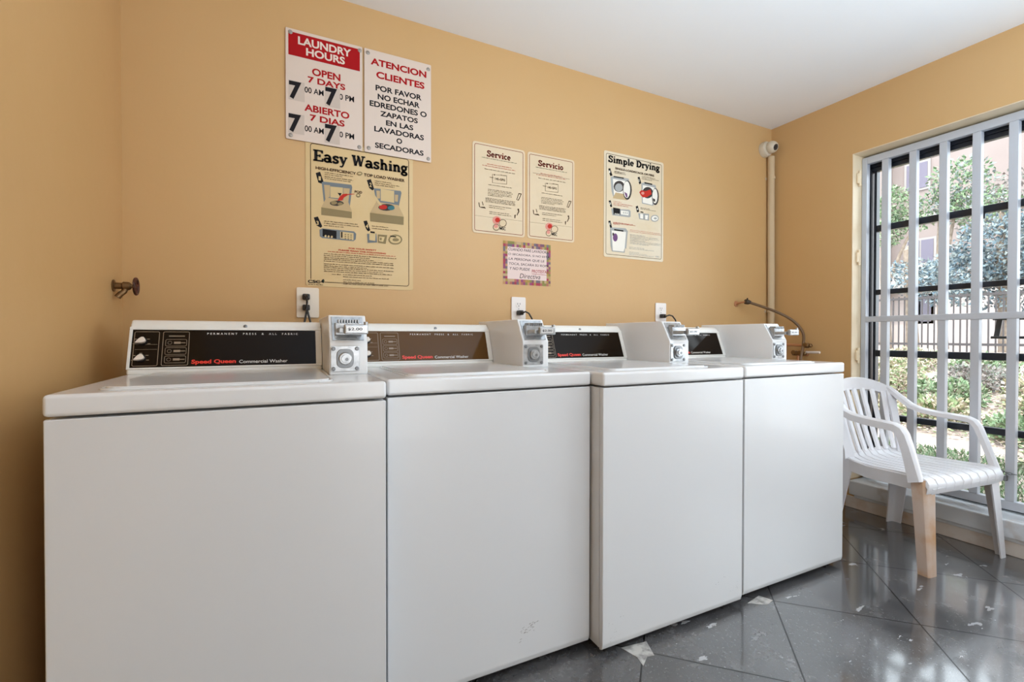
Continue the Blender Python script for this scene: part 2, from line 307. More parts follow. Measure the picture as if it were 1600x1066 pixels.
SIGN_ART = {
 'easy': [
  ('P','black',[(39,472),(56,480),(66,450),(70,439),(62,431),(49,434)]),
  ('P','black',[(245,473),(262,480),(276,439),(269,431),(255,440)]),
  ('P','black',[(31,286),(47,292),(64,253),(58,246),(42,254)]),
  ('P','black',[(230,293),(245,297),(259,256),(250,250),(241,260)]),
  ('T','cream','1',(50,443,59,460)),
  ('T','cream','2',(256,445,265,463)),
  ('T','cream','3',(41,256,50,273)),
  ('T','cream','4',(240,263,250,281)),
  ('P','blue',[(62,436),(69,441),(181,443),(184,433),(174,347),(70,356)]),
  ('P','cream',[(96,424),(146,426),(146,379),(96,378)]),
  ('P','tan',[(61,333),(80,376),(166,372),(183,330)]),
  ('P','dark',[(150,360),(147,356),(141,351),(132,348),(122,345),(111,345),(102,346),(96,349),(94,353),(96,358),(102,362),(111,366),(122,368),(132,369),(141,367),(147,364)]),
  ('P','olive',[(60,332),(182,328),(182,299),(60,300)]),
  ('P','tan',[(71,428),(95,429),(94,380),(76,370)]),
  ('P','tan',[(148,425),(174,426),(168,368),(148,373)]),
  ('P','olive',[(123,359),(122,356),(120,353),(115,351),(110,349),(105,349),(101,350),(99,353),(98,355),(99,358),(101,361),(106,363),(110,365),(115,365),(120,363),(122,361)]),
  ('P','olive',[(146,357),(145,354),(143,352),(139,350),(135,349),(131,349),(127,350),(125,352),(124,354),(125,357),(127,359),(131,361),(135,362),(139,362),(143,361),(145,359)]),
  ('P','red',[(124,368),(133,386),(146,399),(163,403),(166,397),(151,385),(143,371)]),
  ('P','red',[(164,401),(194,407),(194,405),(165,397)]),
  ('P','black',[(124,401),(141,402),(135,388)]),
  ('T','brown','POD',(194,410,225,421)),
  ('P','olive',[(218,402),(218,399),(215,395),(212,393),(209,392),(205,392),(202,394),(200,396),(199,400),(200,403),(202,407),(205,409),(209,410),(212,410),(215,408),(218,406)]),
  ('P','cream',[(214,403),(213,402),(212,400),(211,399),(209,399),(207,399),(205,399),(204,400),(204,402),(204,403),(205,404),(207,405),(209,406),(211,406),(212,405),(213,404)]),
  ('P','blue',[(274,442),(392,446),(396,438),(384,378),(285,383)]),
  ('P','cream',[(304,443),(363,442),(363,389),(304,391)]),
  ('P','tan',[(259,333),(285,384),(381,381),(406,334)]),
  ('P','dark',[(364,369),(362,363),(354,357),(342,352),(329,349),(315,349),(304,351),(296,355),(293,360),(296,366),(304,372),(315,377),(329,380),(342,380),(354,378),(362,374)]),
  ('P','olive',[(258,332),(406,332),(405,295),(259,295)]),
  ('P','cream',[(257,417),(268,427),(302,382),(313,365),(299,371)]),
  ('P','teal',[(365,366),(364,362),(361,359),(356,356),(350,354),(344,355),(339,356),(336,359),(335,363),(336,367),(339,370),(344,373),(350,375),(356,375),(361,373),(364,370)]),
  ('P','red',[(332,366),(331,362),(327,358),(321,355),(315,354),(308,354),(302,355),(298,358),(297,362),(298,366),(302,369),(308,372),(315,374),(321,374),(327,373),(331,370)]),
  ('P','tan',[(285,433),(301,434),(301,400),(288,398)]),
  ('P','tan',[(366,426),(381,427),(379,395),(366,396)]),
  ('P','blue',[(53,238),(64,244),(191,244),(200,235),(198,211),(189,202),(64,204),(54,210)]),
  ('P','black',[(65,242),(120,239),(120,206),(65,211)]),
  ('P','cream',[(135,238),(189,237),(189,206),(135,209)]),
  ('P','black',[(138,237),(144,237),(144,212),(138,212)]),
  ('P','cream',[(81,213),(80,212),(79,210),(78,209),(76,208),(75,208),(73,209),(73,211),(72,213),(73,215),(74,216),(75,217),(76,218),(78,218),(79,217),(80,215)]),
  ('P','olive',[(159,228),(159,227),(158,226),(157,225),(156,225),(154,225),(153,225),(153,226),(152,227),(153,228),(153,229),(155,230),(156,230),(157,230),(158,230),(159,229)]),
  ('P','olive',[(159,219),(159,218),(158,217),(157,216),(156,216),(154,216),(153,217),(153,218),(152,219),(153,220),(153,221),(154,221),(156,222),(157,222),(158,221),(159,220)]),
  ('P','olive',[(159,211),(159,209),(158,208),(157,208),(156,207),(154,208),(153,208),(153,209),(152,210),(153,211),(153,212),(154,213),(156,213),(157,213),(158,212),(159,212)]),
  ('P','cream',[(93,213),(92,211),(91,209),(90,208),(89,208),(87,208),(86,209),(85,210),(84,212),(85,214),(86,216),(87,217),(89,217),(90,217),(91,216),(92,215)]),
  ('P','olive',[(171,228),(170,227),(170,226),(169,225),(167,225),(166,225),(165,225),(164,226),(164,227),(164,228),(165,229),(166,230),(167,230),(169,230),(170,229),(170,229)]),
  ('P','olive',[(171,219),(170,218),(170,217),(169,216),(167,216),(166,216),(165,216),(164,217),(164,218),(164,219),(165,220),(166,221),(167,221),(169,221),(170,221),(170,220)]),
  ('P','olive',[(171,210),(170,209),(170,208),(169,207),(167,207),(166,207),(165,208),(164,209),(164,210),(164,211),(165,212),(166,212),(167,213),(169,213),(170,212),(170,211)]),
  ('P','cream',[(105,212),(105,210),(104,209),(102,208),(101,207),(99,207),(98,208),(97,210),(97,212),(97,213),(98,215),(99,216),(101,217),(102,217),(104,216),(105,214)]),
  ('P','olive',[(182,227),(182,226),(181,225),(180,225),(179,224),(178,224),(177,225),(176,226),(176,227),(176,228),(177,229),(178,229),(179,230),(180,230),(181,229),(182,228)]),
  ('P','olive',[(182,219),(182,218),(181,217),(180,216),(179,216),(178,216),(177,216),(176,217),(176,218),(176,219),(177,220),(178,221),(179,221),(180,221),(181,220),(182,220)]),
  ('P','olive',[(182,210),(182,209),(181,208),(180,207),(179,207),(178,207),(177,207),(176,208),(176,209),(176,210),(177,211),(178,212),(179,212),(180,212),(181,212),(182,211)]),
  ('P','blue',[(245,239),(285,244),(288,205),(248,200)]),
  ('P','cream',[(255,244),(282,243),(280,211),(255,213)]),
  ('P','black',[(259,252),(278,251),(278,244),(259,245)]),
  ('P','olive',[(291,241),(332,242),(325,202),(291,204)]),
  ('P','cream',[(297,233),(321,232),(314,210),(297,212)]),
  ('P','olive',[(308,222),(308,220),(307,218),(305,216),(304,215),(302,216),(301,217),(300,219),(299,221),(300,224),(301,226),(302,228),(304,228),(305,228),(307,227),(308,225)]),
  ('P','olive',[(399,228),(396,219),(390,211),(380,205),(368,203),(356,203),(346,207),(340,214),(337,222),(340,231),(346,239),(356,245),(368,248),(380,247),(390,243),(396,237)]),
  ('P','cream',[(393,228),(391,221),(386,215),(378,211),(368,209),(358,209),(350,212),(345,217),(343,223),(345,229),(350,235),(358,240),(368,242),(378,242),(386,239),(391,234)]),
  ('P','olive',[(384,226),(383,223),(380,220),(375,218),(370,217),(364,217),(359,218),(356,220),(355,223),(356,226),(359,229),(364,231),(370,232),(375,232),(380,230),(383,228)]),
  ('P','black',[(345,241),(371,240),(371,235),(345,236)]),
  ('P','olive',[(227,498),(226,495),(223,492),(219,489),(215,488),(210,488),(206,489),(204,491),(203,495),(204,498),(206,501),(210,503),(215,505),(219,505),(223,504),(226,501)]),
  ('P','cream',[(222,498),(222,496),(220,495),(218,494),(215,493),(212,493),(209,493),(208,494),(207,495),(208,497),(209,498),(212,499),(215,500),(218,500),(220,499),(222,499)]),
  ('T','brown','HIGH-EFFICIENCY',(39,488,200,500)),
  ('T','brown','TOP LOAD WASHER',(232,488,410,501)),
  ('L','brown',(74,478,114)),
  ('L','brown',(74,470,71)),
  ('L','brown',(74,461,114)),
  ('L','brown',(74,453,103)),
  ('L','brown',(278,473,72)),
  ('L','brown',(278,464,110)),
  ('L','brown',(278,456,88)),
  ('L','brown',(70,274,137)),
  ('L','brown',(70,265,141)),
  ('L','brown',(70,256,78)),
  ('L','brown',(266,274,71)),
  ('L','brown',(266,264,118)),
  ('T','red','FOR YOUR SAFETY',(169,167,285,173)),
  ('T','red','PLEASE READ THE FOLLOWING',(128,156,326,162)),
  ('L','red',(85,148,285)),
  ('L','brown',(70,138,301)),
  ('L','brown',(70,130,187)),
  ('L','brown',(70,122,208)),
  ('L','brown',(70,115,289)),
  ('L','brown',(70,107,292)),
  ('L','brown',(70,95,291)),
  ('L','brown',(70,87,175)),
  ('L','brown',(70,80,291)),
  ('L','brown',(70,72,244)),
  ('L','brown',(70,64,282)),
  ('L','brown',(101,53,35)),
  ('L','brown',(146,54,121)),
  ('L','brown',(146,45,192)),
  ('L','brown',(146,32,73)),
  ('L','brown',(146,23,134)),
  ('L','brown',(146,14,192)),
  ('T','black','CSC',(8,13,55,26)),
  ('P','black',[(59,23),(64,30),(68,32),(72,26),(68,15),(64,16)]),
  ('P','green',[(66,28),(70,27),(68,20),(66,21)]),
  ('L','brown',(9,6,58)),
  ('S','black','Easy Washing',(30,522,426,530,30,568)),
 ],
 'dry': [
  ('T','brown','SINGLE-LOAD/STACK DRYERS',(77,497,364,509)),
  ('P','black',[(29,492),(43,498),(53,472),(60,460),(45,453),(39,463)]),
  ('P','black',[(240,476),(255,482),(268,446),(253,437)]),
  ('P','black',[(32,314),(47,319),(58,284),(46,279)]),
  ('P','black',[(227,306),(243,313),(253,279),(237,273)]),
  ('P','black',[(30,200),(45,205),(58,165),(45,161)]),
  ('T','white','1',(34,470,42,483)),
  ('T','white','2',(245,453,254,467)),
  ('T','white','3',(37,292,46,305)),
  ('T','white','4',(233,286,243,299)),
  ('T','white','5',(35,179,44,192)),
  ('P','grey',[(45,448),(71,459),(175,458),(179,439),(163,411),(155,335),(67,333),(53,370)]),
  ('P','white',[(61,441),(163,442),(151,341),(71,340)]),
  ('P','tan',[(61,332),(81,367),(147,366),(163,333)]),
  ('P','black',[(67,457),(140,459),(140,452),(67,451)]),
  ('P','dark',[(144,410),(141,397),(133,386),(120,377),(106,373),(91,373),(78,378),(70,387),(67,399),(70,411),(78,423),(91,431),(105,436),(120,436),(133,431),(141,422)]),
  ('P','grey',[(131,402),(129,392),(123,384),(114,378),(104,374),(93,375),(84,379),(78,385),(76,394),(78,403),(84,411),(93,418),(103,421),(114,421),(123,417),(129,410)]),
  ('P','dark',[(198,396),(195,375),(188,356),(178,342),(165,336),(153,339),(142,350),(135,366),(133,387),(135,409),(142,427),(152,441),(165,447),(177,445),(188,434),(195,417)]),
  ('P','white',[(186,398),(184,379),(179,363),(171,351),(161,346),(152,349),(144,358),(138,373),(136,391),(138,410),(143,426),(151,437),(161,442),(170,440),(178,431),(184,416)]),
  ('P','purple',[(142,379),(163,372),(167,353),(157,348)]),
  ('P','grey',[(268,446),(290,454),(377,450),(384,429),(360,326),(273,329)]),
  ('P','white',[(279,437),(368,435),(351,330),(279,335)]),
  ('P','black',[(292,456),(351,455),(351,447),(292,448)]),
  ('P','dark',[(357,403),(354,390),(345,378),(332,369),(316,364),(300,365),(287,370),(278,380),(275,392),(278,405),(287,417),(300,426),(316,431),(332,431),(345,425),(354,416)]),
  ('P','dark',[(403,386),(401,366),(395,349),(386,337),(376,332),(365,334),(356,344),(350,360),(348,378),(350,398),(356,415),(364,427),(375,433),(386,430),(395,421),(401,405)]),
  ('P','white',[(393,388),(391,371),(387,356),(380,346),(372,342),(365,344),(358,353),(353,366),(352,382),(353,399),(358,414),(364,424),(372,428),(380,426),(386,418),(391,404)]),
  ('P','red',[(253,392),(268,406),(298,404),(338,419),(346,393),(312,372),(281,365),(264,376)]),
  ('P','pink',[(291,391),(290,388),(288,385),(284,382),(279,381),(275,381),(271,382),(268,385),(267,388),(268,391),(271,394),(274,396),(279,398),(284,398),(288,396),(290,394)]),
  ('P','dark',[(353,371),(373,367),(375,352),(360,352)]),
  ('L','brown',(71,484,76)),
  ('L','brown',(71,480,59)),
  ('L','brown',(71,475,85)),
  ('L','brown',(270,486,107)),
  ('L','brown',(270,478,134)),
  ('L','brown',(270,470,80)),
  ('L','red',(65,314,56)),
  ('L','red',(65,304,140)),
  ('L','red',(65,295,112)),
  ('P','grey',[(50,273),(178,281),(189,275),(190,242),(178,238),(58,236)]),
  ('P','black',[(63,280),(113,279),(113,243),(67,241)]),
  ('P','white',[(119,270),(174,271),(174,248),(119,248)]),
  ('P','white',[(82,246),(82,245),(81,243),(80,242),(79,242),(77,242),(76,243),(75,244),(75,245),(75,247),(76,249),(77,250),(79,250),(80,250),(81,249),(82,248)]),
  ('P','grey',[(140,260),(140,257),(139,255),(138,254),(136,253),(135,253),(134,255),(133,257),(133,259),(133,261),(134,263),(135,265),(136,265),(138,265),(139,264),(140,262)]),
  ('P','white',[(95,246),(94,245),(94,243),(92,242),(91,242),(89,242),(88,243),(87,244),(87,246),(87,247),(88,249),(89,250),(91,250),(92,250),(94,249),(94,248)]),
  ('P','grey',[(154,260),(154,258),(153,256),(152,254),(150,254),(149,254),(147,255),(147,257),(146,259),(146,262),(147,264),(149,265),(150,266),(152,266),(153,264),(154,262)]),
  ('P','white',[(107,247),(107,245),(106,244),(105,242),(103,242),(102,242),(101,243),(100,244),(99,246),(100,247),(100,249),(102,250),(103,251),(105,250),(106,250),(107,248)]),
  ('P','grey',[(168,261),(167,258),(167,256),(165,255),(164,254),(162,254),(161,255),(160,257),(160,260),(160,262),(161,264),(162,266),(164,266),(165,266),(167,265),(167,263)]),
  ('P','grey',[(245,269),(290,273),(327,274),(327,235),(254,236)]),
  ('P','white',[(260,268),(282,268),(282,241),(260,241)]),
  ('P','white',[(296,264),(319,265),(315,241),(298,240)]),
  ('P','black',[(262,282),(284,281),(284,275),(262,276)]),
  ('P','grey',[(403,257),(400,249),(394,241),(383,236),(371,233),(359,233),(349,236),(342,242),(340,250),(342,258),(349,266),(359,271),(371,274),(383,274),(393,271),(400,265)]),
  ('P','white',[(396,256),(394,250),(388,245),(380,241),(371,239),(362,239),(354,241),(349,245),(347,251),(349,256),(354,262),(362,266),(371,268),(380,268),(388,266),(394,261)]),
  ('P','grey',[(388,255),(387,253),(384,251),(380,249),(375,248),(370,248),(366,249),(364,250),(363,252),(364,255),(366,257),(370,259),(375,260),(380,260),(384,259),(387,257)]),
  ('L','brown',(263,302,68)),
  ('L','brown',(263,295,114)),
  ('L','red',(64,196,144)),
  ('L','red',(64,192,160)),
  ('L','red',(64,187,48)),
  ('P','grey',[(43,164),(68,168),(154,172),(169,158),(158,55),(149,60),(147,32),(57,33),(47,64)]),
  ('P','white',[(54,150),(156,152),(147,60),(139,38),(62,38)]),
  ('P','black',[(71,160),(137,159),(137,151),(71,152)]),
  ('P','purple',[(96,115),(95,106),(91,98),(86,93),(79,90),(73,91),(67,96),(63,103),(62,111),(63,120),(67,128),(73,134),(79,136),(86,135),(91,130),(95,123)]),
  ('P','dark',[(71,131),(70,127),(69,124),(67,122),(65,121),(62,122),(60,123),(59,126),(59,129),(59,133),(60,136),(62,138),(65,138),(67,138),(69,136),(70,134)]),
  ('L','pink',(184,165,229)),
  ('L','pink',(184,156,241)),
  ('L','grey',(184,139,118)),
  ('L','grey',(184,132,212)),
  ('L','grey',(184,124,224)),
  ('L','grey',(184,117,142)),
  ('L','grey',(184,109,118)),
  ('L','grey',(184,102,236)),
  ('L','grey',(184,94,231)),
  ('L','grey',(184,87,142)),
  ('L','grey',(179,66,112)),
  ('L','grey',(179,58,187)),
  ('L','grey',(179,38,75)),
  ('L','grey',(179,31,131)),
  ('L','grey',(179,24,187)),
  ('T','grey','CSC',(377,24,408,32)),
  ('S','black','Simple Drying',(29,530,410,537,29,568)),
 ],
 'svc': [
  ('L','green',(48,368,191)),
  ('L','red',(76,340,137)),
  ('L','red',(51,330,183)),
  ('L','brown',(63,314,165)),
  ('T','brown','145-GFG',(119,270,174,281)),
  ('L','brown',(90,277,23)),
  ('L','brown',(148,296,31)),
  ('P','brown',[(120,295),(119,293),(118,292),(117,291),(116,291),(115,291),(114,291),(113,292),(112,294),(113,295),(113,296),(115,297),(116,297),(117,297),(118,297),(119,296)]),
  ('P','brown',[(104,295),(182,300),(182,298),(104,294)]),
  ('P','brown',[(104,254),(182,258),(182,256),(104,253)]),
  ('P','brown',[(104,295),(104,253),(106,254),(106,296)]),
  ('P','brown',[(182,300),(182,256),(184,257),(184,300)]),
  ('L','brown',(83,240,127)),
  ('L','brown',(81,217,128)),
  ('L','brown',(81,210,135)),
  ('L','brown',(81,202,131)),
  ('L','brown',(81,195,135)),
  ('L','brown',(81,188,81)),
  ('L','brown',(68,173,163)),
  ('L','brown',(68,167,158)),
  ('L','brown',(68,161,163)),
  ('L','brown',(68,155,163)),
  ('L','brown',(86,138,124)),
  ('L','brown',(86,129,87)),
  ('L','brown',(88,108,110)),
  ('L','brown',(88,99,122)),
  ('P','brown',[(237,187),(250,222),(267,222),(266,218),(252,217),(241,188)]),
  ('P','brown',[(237,187),(250,184),(267,219),(264,221),(248,189)]),
  ('P','brown',[(31,147),(35,148),(39,127),(35,126)]),
  ('P','brown',[(35,126),(63,130),(71,122),(44,123)]),
  ('P','brown',[(49,153),(52,154),(58,137),(54,136)]),
  ('P','brown',[(242,141),(252,144),(254,128),(242,108),(238,108),(248,130)]),
  ('P','brown',[(226,108),(234,112),(231,92),(227,92)]),
  ('P','pink',[(152,74),(150,66),(145,59),(137,54),(128,51),(119,52),(112,56),(107,62),(105,69),(107,77),(112,84),(119,89),(128,92),(137,91),(145,88),(150,82)]),
  ('P','red',[(146,75),(145,70),(142,66),(137,63),(132,61),(127,61),(123,64),(120,67),(119,72),(120,76),(123,80),(127,84),(132,85),(137,85),(142,83),(145,79)]),
  ('P','brown',[(144,39),(143,32),(139,27),(133,22),(126,20),(119,21),(113,24),(109,29),(108,35),(109,41),(113,47),(119,51),(126,53),(133,53),(139,50),(143,45)]),
  ('P','paper',[(141,39),(140,33),(137,28),(132,25),(126,23),(120,24),(115,26),(112,30),(111,35),(112,41),(115,46),(120,49),(126,51),(132,50),(137,48),(140,44)]),
  ('P','brown',[(183,63),(181,55),(177,48),(170,43),(161,41),(153,42),(146,45),(142,51),(140,58),(142,66),(146,73),(153,78),(161,80),(170,79),(177,76),(181,70)]),
  ('P','paper',[(180,63),(178,56),(174,50),(168,46),(161,44),(154,44),(148,47),(144,52),(143,59),(144,65),(148,71),(154,75),(161,77),(168,77),(174,74),(178,69)]),
  ('P','pink',[(135,43),(135,39),(132,36),(129,33),(124,32),(120,32),(116,34),(114,37),(113,40),(114,44),(116,47),(120,49),(124,51),(129,50),(132,49),(135,46)]),
  ('T','black','MSC',(145,26,177,41)),
  ('S','maroon','Service',(86,397,202,399,86,425)),
 ],
}
# ------------------------------------------------------------------ the room
RX, H, YF, TH = 3.551, 2.448, -3.9, 0.26          # right wall face, ceiling, front wall face, wall thickness
OY0, OY1, OZ0, OZ1 = -0.513, -2.75, 0.165, 2.101   # window opening in the right wall
fl = MB().box(-TH, RX + TH, YF - TH, TH, -0.12, 0.0); floor = struct('floor', fl, FLOOR)
struct('ceiling', MB().box(-TH, RX + TH, YF - TH, TH, H, H + 0.22), CEIL)
struct('wall_back', MB().box(-TH, RX + TH, 0, TH, 0, H), WALL)
struct('wall_left', MB().box(-TH, 0, YF, 0, 0, H), WALL)
wr = MB()
wr.box(RX, RX + TH, OY0, 0, 0, H); wr.box(RX, RX + TH, YF, OY1, 0, H); wr.box(RX, RX + TH, OY1, OY0, OZ1, H); wr.box(RX, RX + TH, OY1, OY0, 0, 0.10)
struct('wall_right', wr, WALL)
wf = MB().box(-TH, RX + TH, YF - TH, YF, 0, H)
struct('wall_front', wf, FRONTW)
# window reveal lining: painted cream, left jamb and head
rv = MB(); rv.box(RX + 0.001, RX + 0.15, OY0 - 0.004, OY0 - 0.0005, OZ0 + 0.005, OZ1 - 0.0005); rv.box(RX + 0.001, RX + 0.15, OY1 + 0.001, OY0 - 0.004, OZ1 - 0.004, OZ1 - 0.0005)
struct('trim_1', rv, REVEAL)
# sill block and the stained plinth below it
sl = MB(); sl.box(RX - 0.022, RX + TH, OY1 + 0.002, OY0 - 0.005, 0.082, OZ0, 0.006, 2); sl.box(RX - 0.012, RX, OY1 + 0.002, OY0 - 0.03, 0.066, 0.084, 0.004, 2)
struct('trim_2', sl, SILL)
sk = MB().box(RX - 0.008, RX, OY1 + 0.002, OY0 + 0.02, 0.0, 0.07, 0.003, 2); struct('baseboard_right', sk, SKIRT)
# bare patch where a floor tile corner has broken away, and loose crumbs
def ground_patch(name, pts, z, m, parent):
    o = obj(name, MB().prism([(x, y, 0.0) for x, y in pts], (0, 0, z)), m, parent, smooth=False); return o
CEMENT = mat('bare_cement', (0.46, 0.44, 0.41), 0.8, noise=(30, (0.20, 0.19, 0.18), 0.42, 0.62))
p = ground_patch('broken_tile_patch', [(1.500, -0.915), (1.517, -0.972), (1.508, -1.011), (1.548, -0.985), (1.572, -0.991), (1.597, -0.927)], 0.0012, CEMENT, floor); p['label'] = 'pale bare patch where a tile corner broke away'
p = ground_patch('broken_tile_patch', [(2.10, -0.925), (2.155, -0.965), (2.205, -0.955), (2.185, -0.91)], 0.0010, CEMENT, floor); p['label'] = 'small pale patch by the fourth washer corner'
for x, y, r in ((1.43, -1.00, .006), (1.445, -1.018, .003), (1.40, -0.985, .004), (1.62, -1.02, .003), (1.60, -1.05, .004)):
    pass

# window: black steel frame with five panes, behind the gate
WX0, WX1 = 3.70, 3.735
win = struct('window_1', MB().box(WX0, WX1, OY1 + .002, OY0 - .0045, 2.006, OZ1 - .0045, 0.002, 1).box(WX0 - .012, WX0, OY1 + .01, OY0 - .01, 2.03, 2.05).box(WX0, WX1, OY1 + .002, OY0 - .0045, OZ0 + .001, 0.186, 0.002, 1)
             .box(WX0 - .01, WX1, OY0 - .032, OY0 - .0045, OZ0 + .001, 2.02, 0.002, 1).box(WX0, WX1, OY0 - .056, OY0 - .042, .186, 2.006, 0.001, 1), BLKW, smooth=True)
win['label'] = 'black steel window of stacked panes behind the white gate'
for z0, z1 in ((1.645, 1.682), (1.268, 1.298), (0.899, 0.937), (0.528, 0.562)):
    obj('muntin', MB().box(WX0 + .002, WX1, OY1 + .03, OY0 - .056, z0, z1, 0.003, 2), BLKW, win)
obj('mullion', MB().box(WX0, WX1, -1.66, -1.62, .186, 2.006, 0.002, 1), BLKW, win)
for z0, z1 in ((1.682, 2.006), (1.298, 1.645), (0.937, 1.268), (0.562, 0.899), (0.186, 0.528)):
    obj('glass_pane', MB().box(WX0 + .015, WX0 + .019, OY1 + .03, OY0 - .05, z0 + .001, z1 - .001), GLASS, win, smooth=False)
obj('latch_peg', MB().cyl((WX0 + .005, -1.045, 1.645), (WX0 - .012, -1.05, 1.615), .004, 8), BLKW, win)

# white tubular security gate in front of it
gate = thing('security_gate', 'white barred security gate standing in the window opening on the right', 'gate', (3.64, OY0, OZ0))
def gbar(name, x0, x1, y0, y1, z0, z1): return obj(name, MB().box(x0 - 3.64, x1 - 3.64, y0 - OY0, y1 - OY0, z0 - OZ0, z1 - OZ0, 0.003, 2), GATEM, gate)
GX0, GX1 = 3.64, 3.675
gbar('side_rail', GX0, GX1, -0.546, OY0 - .006, 0.185, 2.086)
gbar('top_rail', GX0, GX1, -2.70, -0.546, 2.045, 2.086)
gbar('bottom_rail', GX0, GX1, -2.70, -0.546, 0.185, 0.228)
gbar('cross_rail', GX0 - .004, GX1 - .01, -2.70, -0.546, 1.105, 1.137)
for k in range(16):
    yc = -0.6385 - 0.1322 * k
    if yc > -2.68: gbar('bar', GX0, GX1, yc - .017, yc + .017, 0.228, 2.045)
for z in (1.96, 1.49, 0.905):
    obj('hinge', MB().box(-.055, -.030, -.016, -.0045, z - .03 - OZ0, z + .03 - OZ0, 0.004, 2).cyl((-.036, -.014, z - .045 - OZ0), (-.036, -.014, z + .045 - OZ0), .007, 10), REVEAL, gate)
# padlock and chain on the gate bar beside the chair
pl_ = thing('padlock', 'small silver padlock and chain on the gate bar beside the chair', 'padlock', (3.628, -1.150, 0.355))
obj('lock_body', MB().box(-.008, .008, -.014, .014, -.030, -.004, .003, 2), DARKZ, pl_)
obj('shackle', MB().tube([(0, -.010, -.004), (0, -.010, .008), (0, -.005, .014), (0, .005, .014), (0, .010, .008), (0, .010, -.004)], .0025, 8), ZINC, pl_)
ch = MB()
for k in range(6):
    c = Vector((.004 * (k % 2) - .006, .032 - .014 * k, .012 + .003 * math.sin(k))); ax = (0, .2, 1) if k % 2 else (1, .2, 0)
    a = Vector(ax).normalized(); q = Vector((0, 1, 0)); r_ = a.cross(q).normalized()
    ch.tube([c + q * .009 * math.cos(t * PI / 4) + r_ * .005 * math.sin(t * PI / 4) for t in range(9)], .0018, 6)
obj('chain', ch, DARKZ, pl_)

# ------------------------------------------------------------------ washers
WW, WD = 0.651, 0.711
washer = thing('washing_machine', 'x', 'washing machine')
# cabinet shell and wrap-round front panel
obj('cabinet', MB().box(.0015, WW - .0015, .019, WD - .01, .020, .855, .004, 2), PANELW, washer)
obj('front_panel', MB().prism([(.001, .0, .040), (.001, .0, .8545), (.001, .018, .8545), (.001, .018, .018), (.001, .012, .018), (.001, .004, .024)], (WW - .002, 0, 0), .0028, 3), PANELW, washer)
for x in (.05, WW - .05):
    for y in (.05, WD - .08):
        obj('foot', MB().lathe([(0, .016), (.006, .018), (.008, .008), (.022, .008)], (x, y, 0), (0, 0, 1), 12), BLACKP, washer)
# top deck with rolled edge
def deck():
    mb = MB(); mb.box(-.0005, WW + .0005, -.003, WD, .8595, .9035, .0085, 3)
    return mb
obj('top_deck', deck(), ENAMEL, washer)
def rrect(w0, w1, h0, h1, r, n=4):
    P = []
    for cx, cy, a in ((w1 - r, h0 + r, -90), (w1 - r, h1 - r, 0), (w0 + r, h1 - r, 90), (w0 + r, h0 + r, 180)):
        for k in range(n + 1): P.append((cx + r * math.cos(math.radians(a + 90 * k / n)), cy + r * math.sin(math.radians(a + 90 * k / n))))
    return P
lid = obj('lid', MB().prism([(x, y, .9032) for x, y in rrect(.075, .522, .050, .500, .03)], (0, 0, .007), .003, 3), ENAMEL, washer)
obj('lid_rim', MB().tube([(x, y, .9045) for x, y in rrect(.068, .529, .043, .507, .034)] + [(.495, .043, .9045)], .0032, 6), ENAMEL, washer)
# console
cp = [(.518, .9025), (.524, .918), (.574, 1.052), (.588, 1.066), (.69, 1.066), (.70, 1.05), (.70, .9025)]
con = obj('console', MB().prism([(.003, y, z) for y, z in cp], (.534, 0, 0), .006, 3), FRAMEW, washer)
ST = Vector((0, .050, .134)).normalized(); SN = Vector((0, -ST.z, ST.y))
def PF(u, s, d): return Vector((u, .524, .918)) + ST * s + SN * d
def pprism(mb, pts, d0, d1, bev=0.0, mi=0): mb.prism([PF(u, s, d0) for u, s in pts], SN * (d1 - d0), bev, 2, mi); return mb
fr = MB()
for (a, b, c, d) in ((.003, .537, -.001, .0045), (.003, .537, .1255, .135), (.003, .0105, .0045, .1255), (.518, .537, .0045, .1255)):
    pprism(fr, [(a, c), (b, c), (b, d), (a, d)], -.001, .0035, .0012)
obj('panel_frame', fr, FRAMEW, con)
obj('screw', MB().lathe([(0, .006), (.0015, .006), (.0025, .004), (.0025, 0)], PF(.305, .1395, .0005), SN, 12), DARKZ, con)
pan = obj('control_panel', pprism(MB(), [(.0105, .0045), (.518, .0045), (.518, .1255), (.0105, .1255)], -.001, .0008), SMOKE, washer, smooth=False)
ln = MB()
def pline(pts, w=.0009, close=True):
    pts = list(pts) + ([pts[0]] if close else [])
    for (a, b), (c, d) in zip(pts, pts[1:]):
        l = math.hypot(c - a, d - b) or 1; ex, ey = (c - a) / l * w, (d - b) / l * w
        ln.poly([PF(a - ex + ey, b - ey - ex, .0014), PF(a - ex - ey, b - ey + ex, .0014), PF(c + ex - ey, d + ey + ex, .0014), PF(c + ex + ey, d + ey - ex, .0014)])
pline(rrect(.016, .0765, .010, .119, .004), .0008); pline(rrect(.0865, .153, .010, .119, .004), .0008)
for k in range(3): pline(rrect(.0935, .147, .018 + .027 * k, .040 + .027 * k, .004), .0006)
pline([(.02, .062), (.073, .062)], .0004, False); pline([(.02, .078), (.073, .078)], .0004, False)
for k in range(3):
    pline(rrect(.099, .109, .024 + .027 * k, .034 + .027 * k, .0045), .0005); pline([(.118, .029 + .027 * k), (.128, .029 + .027 * k)], .0035, False); pline([(.133, .029 + .027 * k), (.143, .029 + .027 * k)], .0012, False)
pline([(.102, .105), (.140, .105)], .0015, False)
for kx, kz in ((.034, .086), (.034, .034)):
    for a in range(5):
        t = math.radians(-20 + 55 * a); pline([(kx + .019 * math.cos(t) - .002, kz + .016 * math.sin(t)), (kx + .019 * math.cos(t) + .003, kz + .016 * math.sin(t))], .001, False)
obj('panel_outline', ln, TANL, pan, smooth=False)
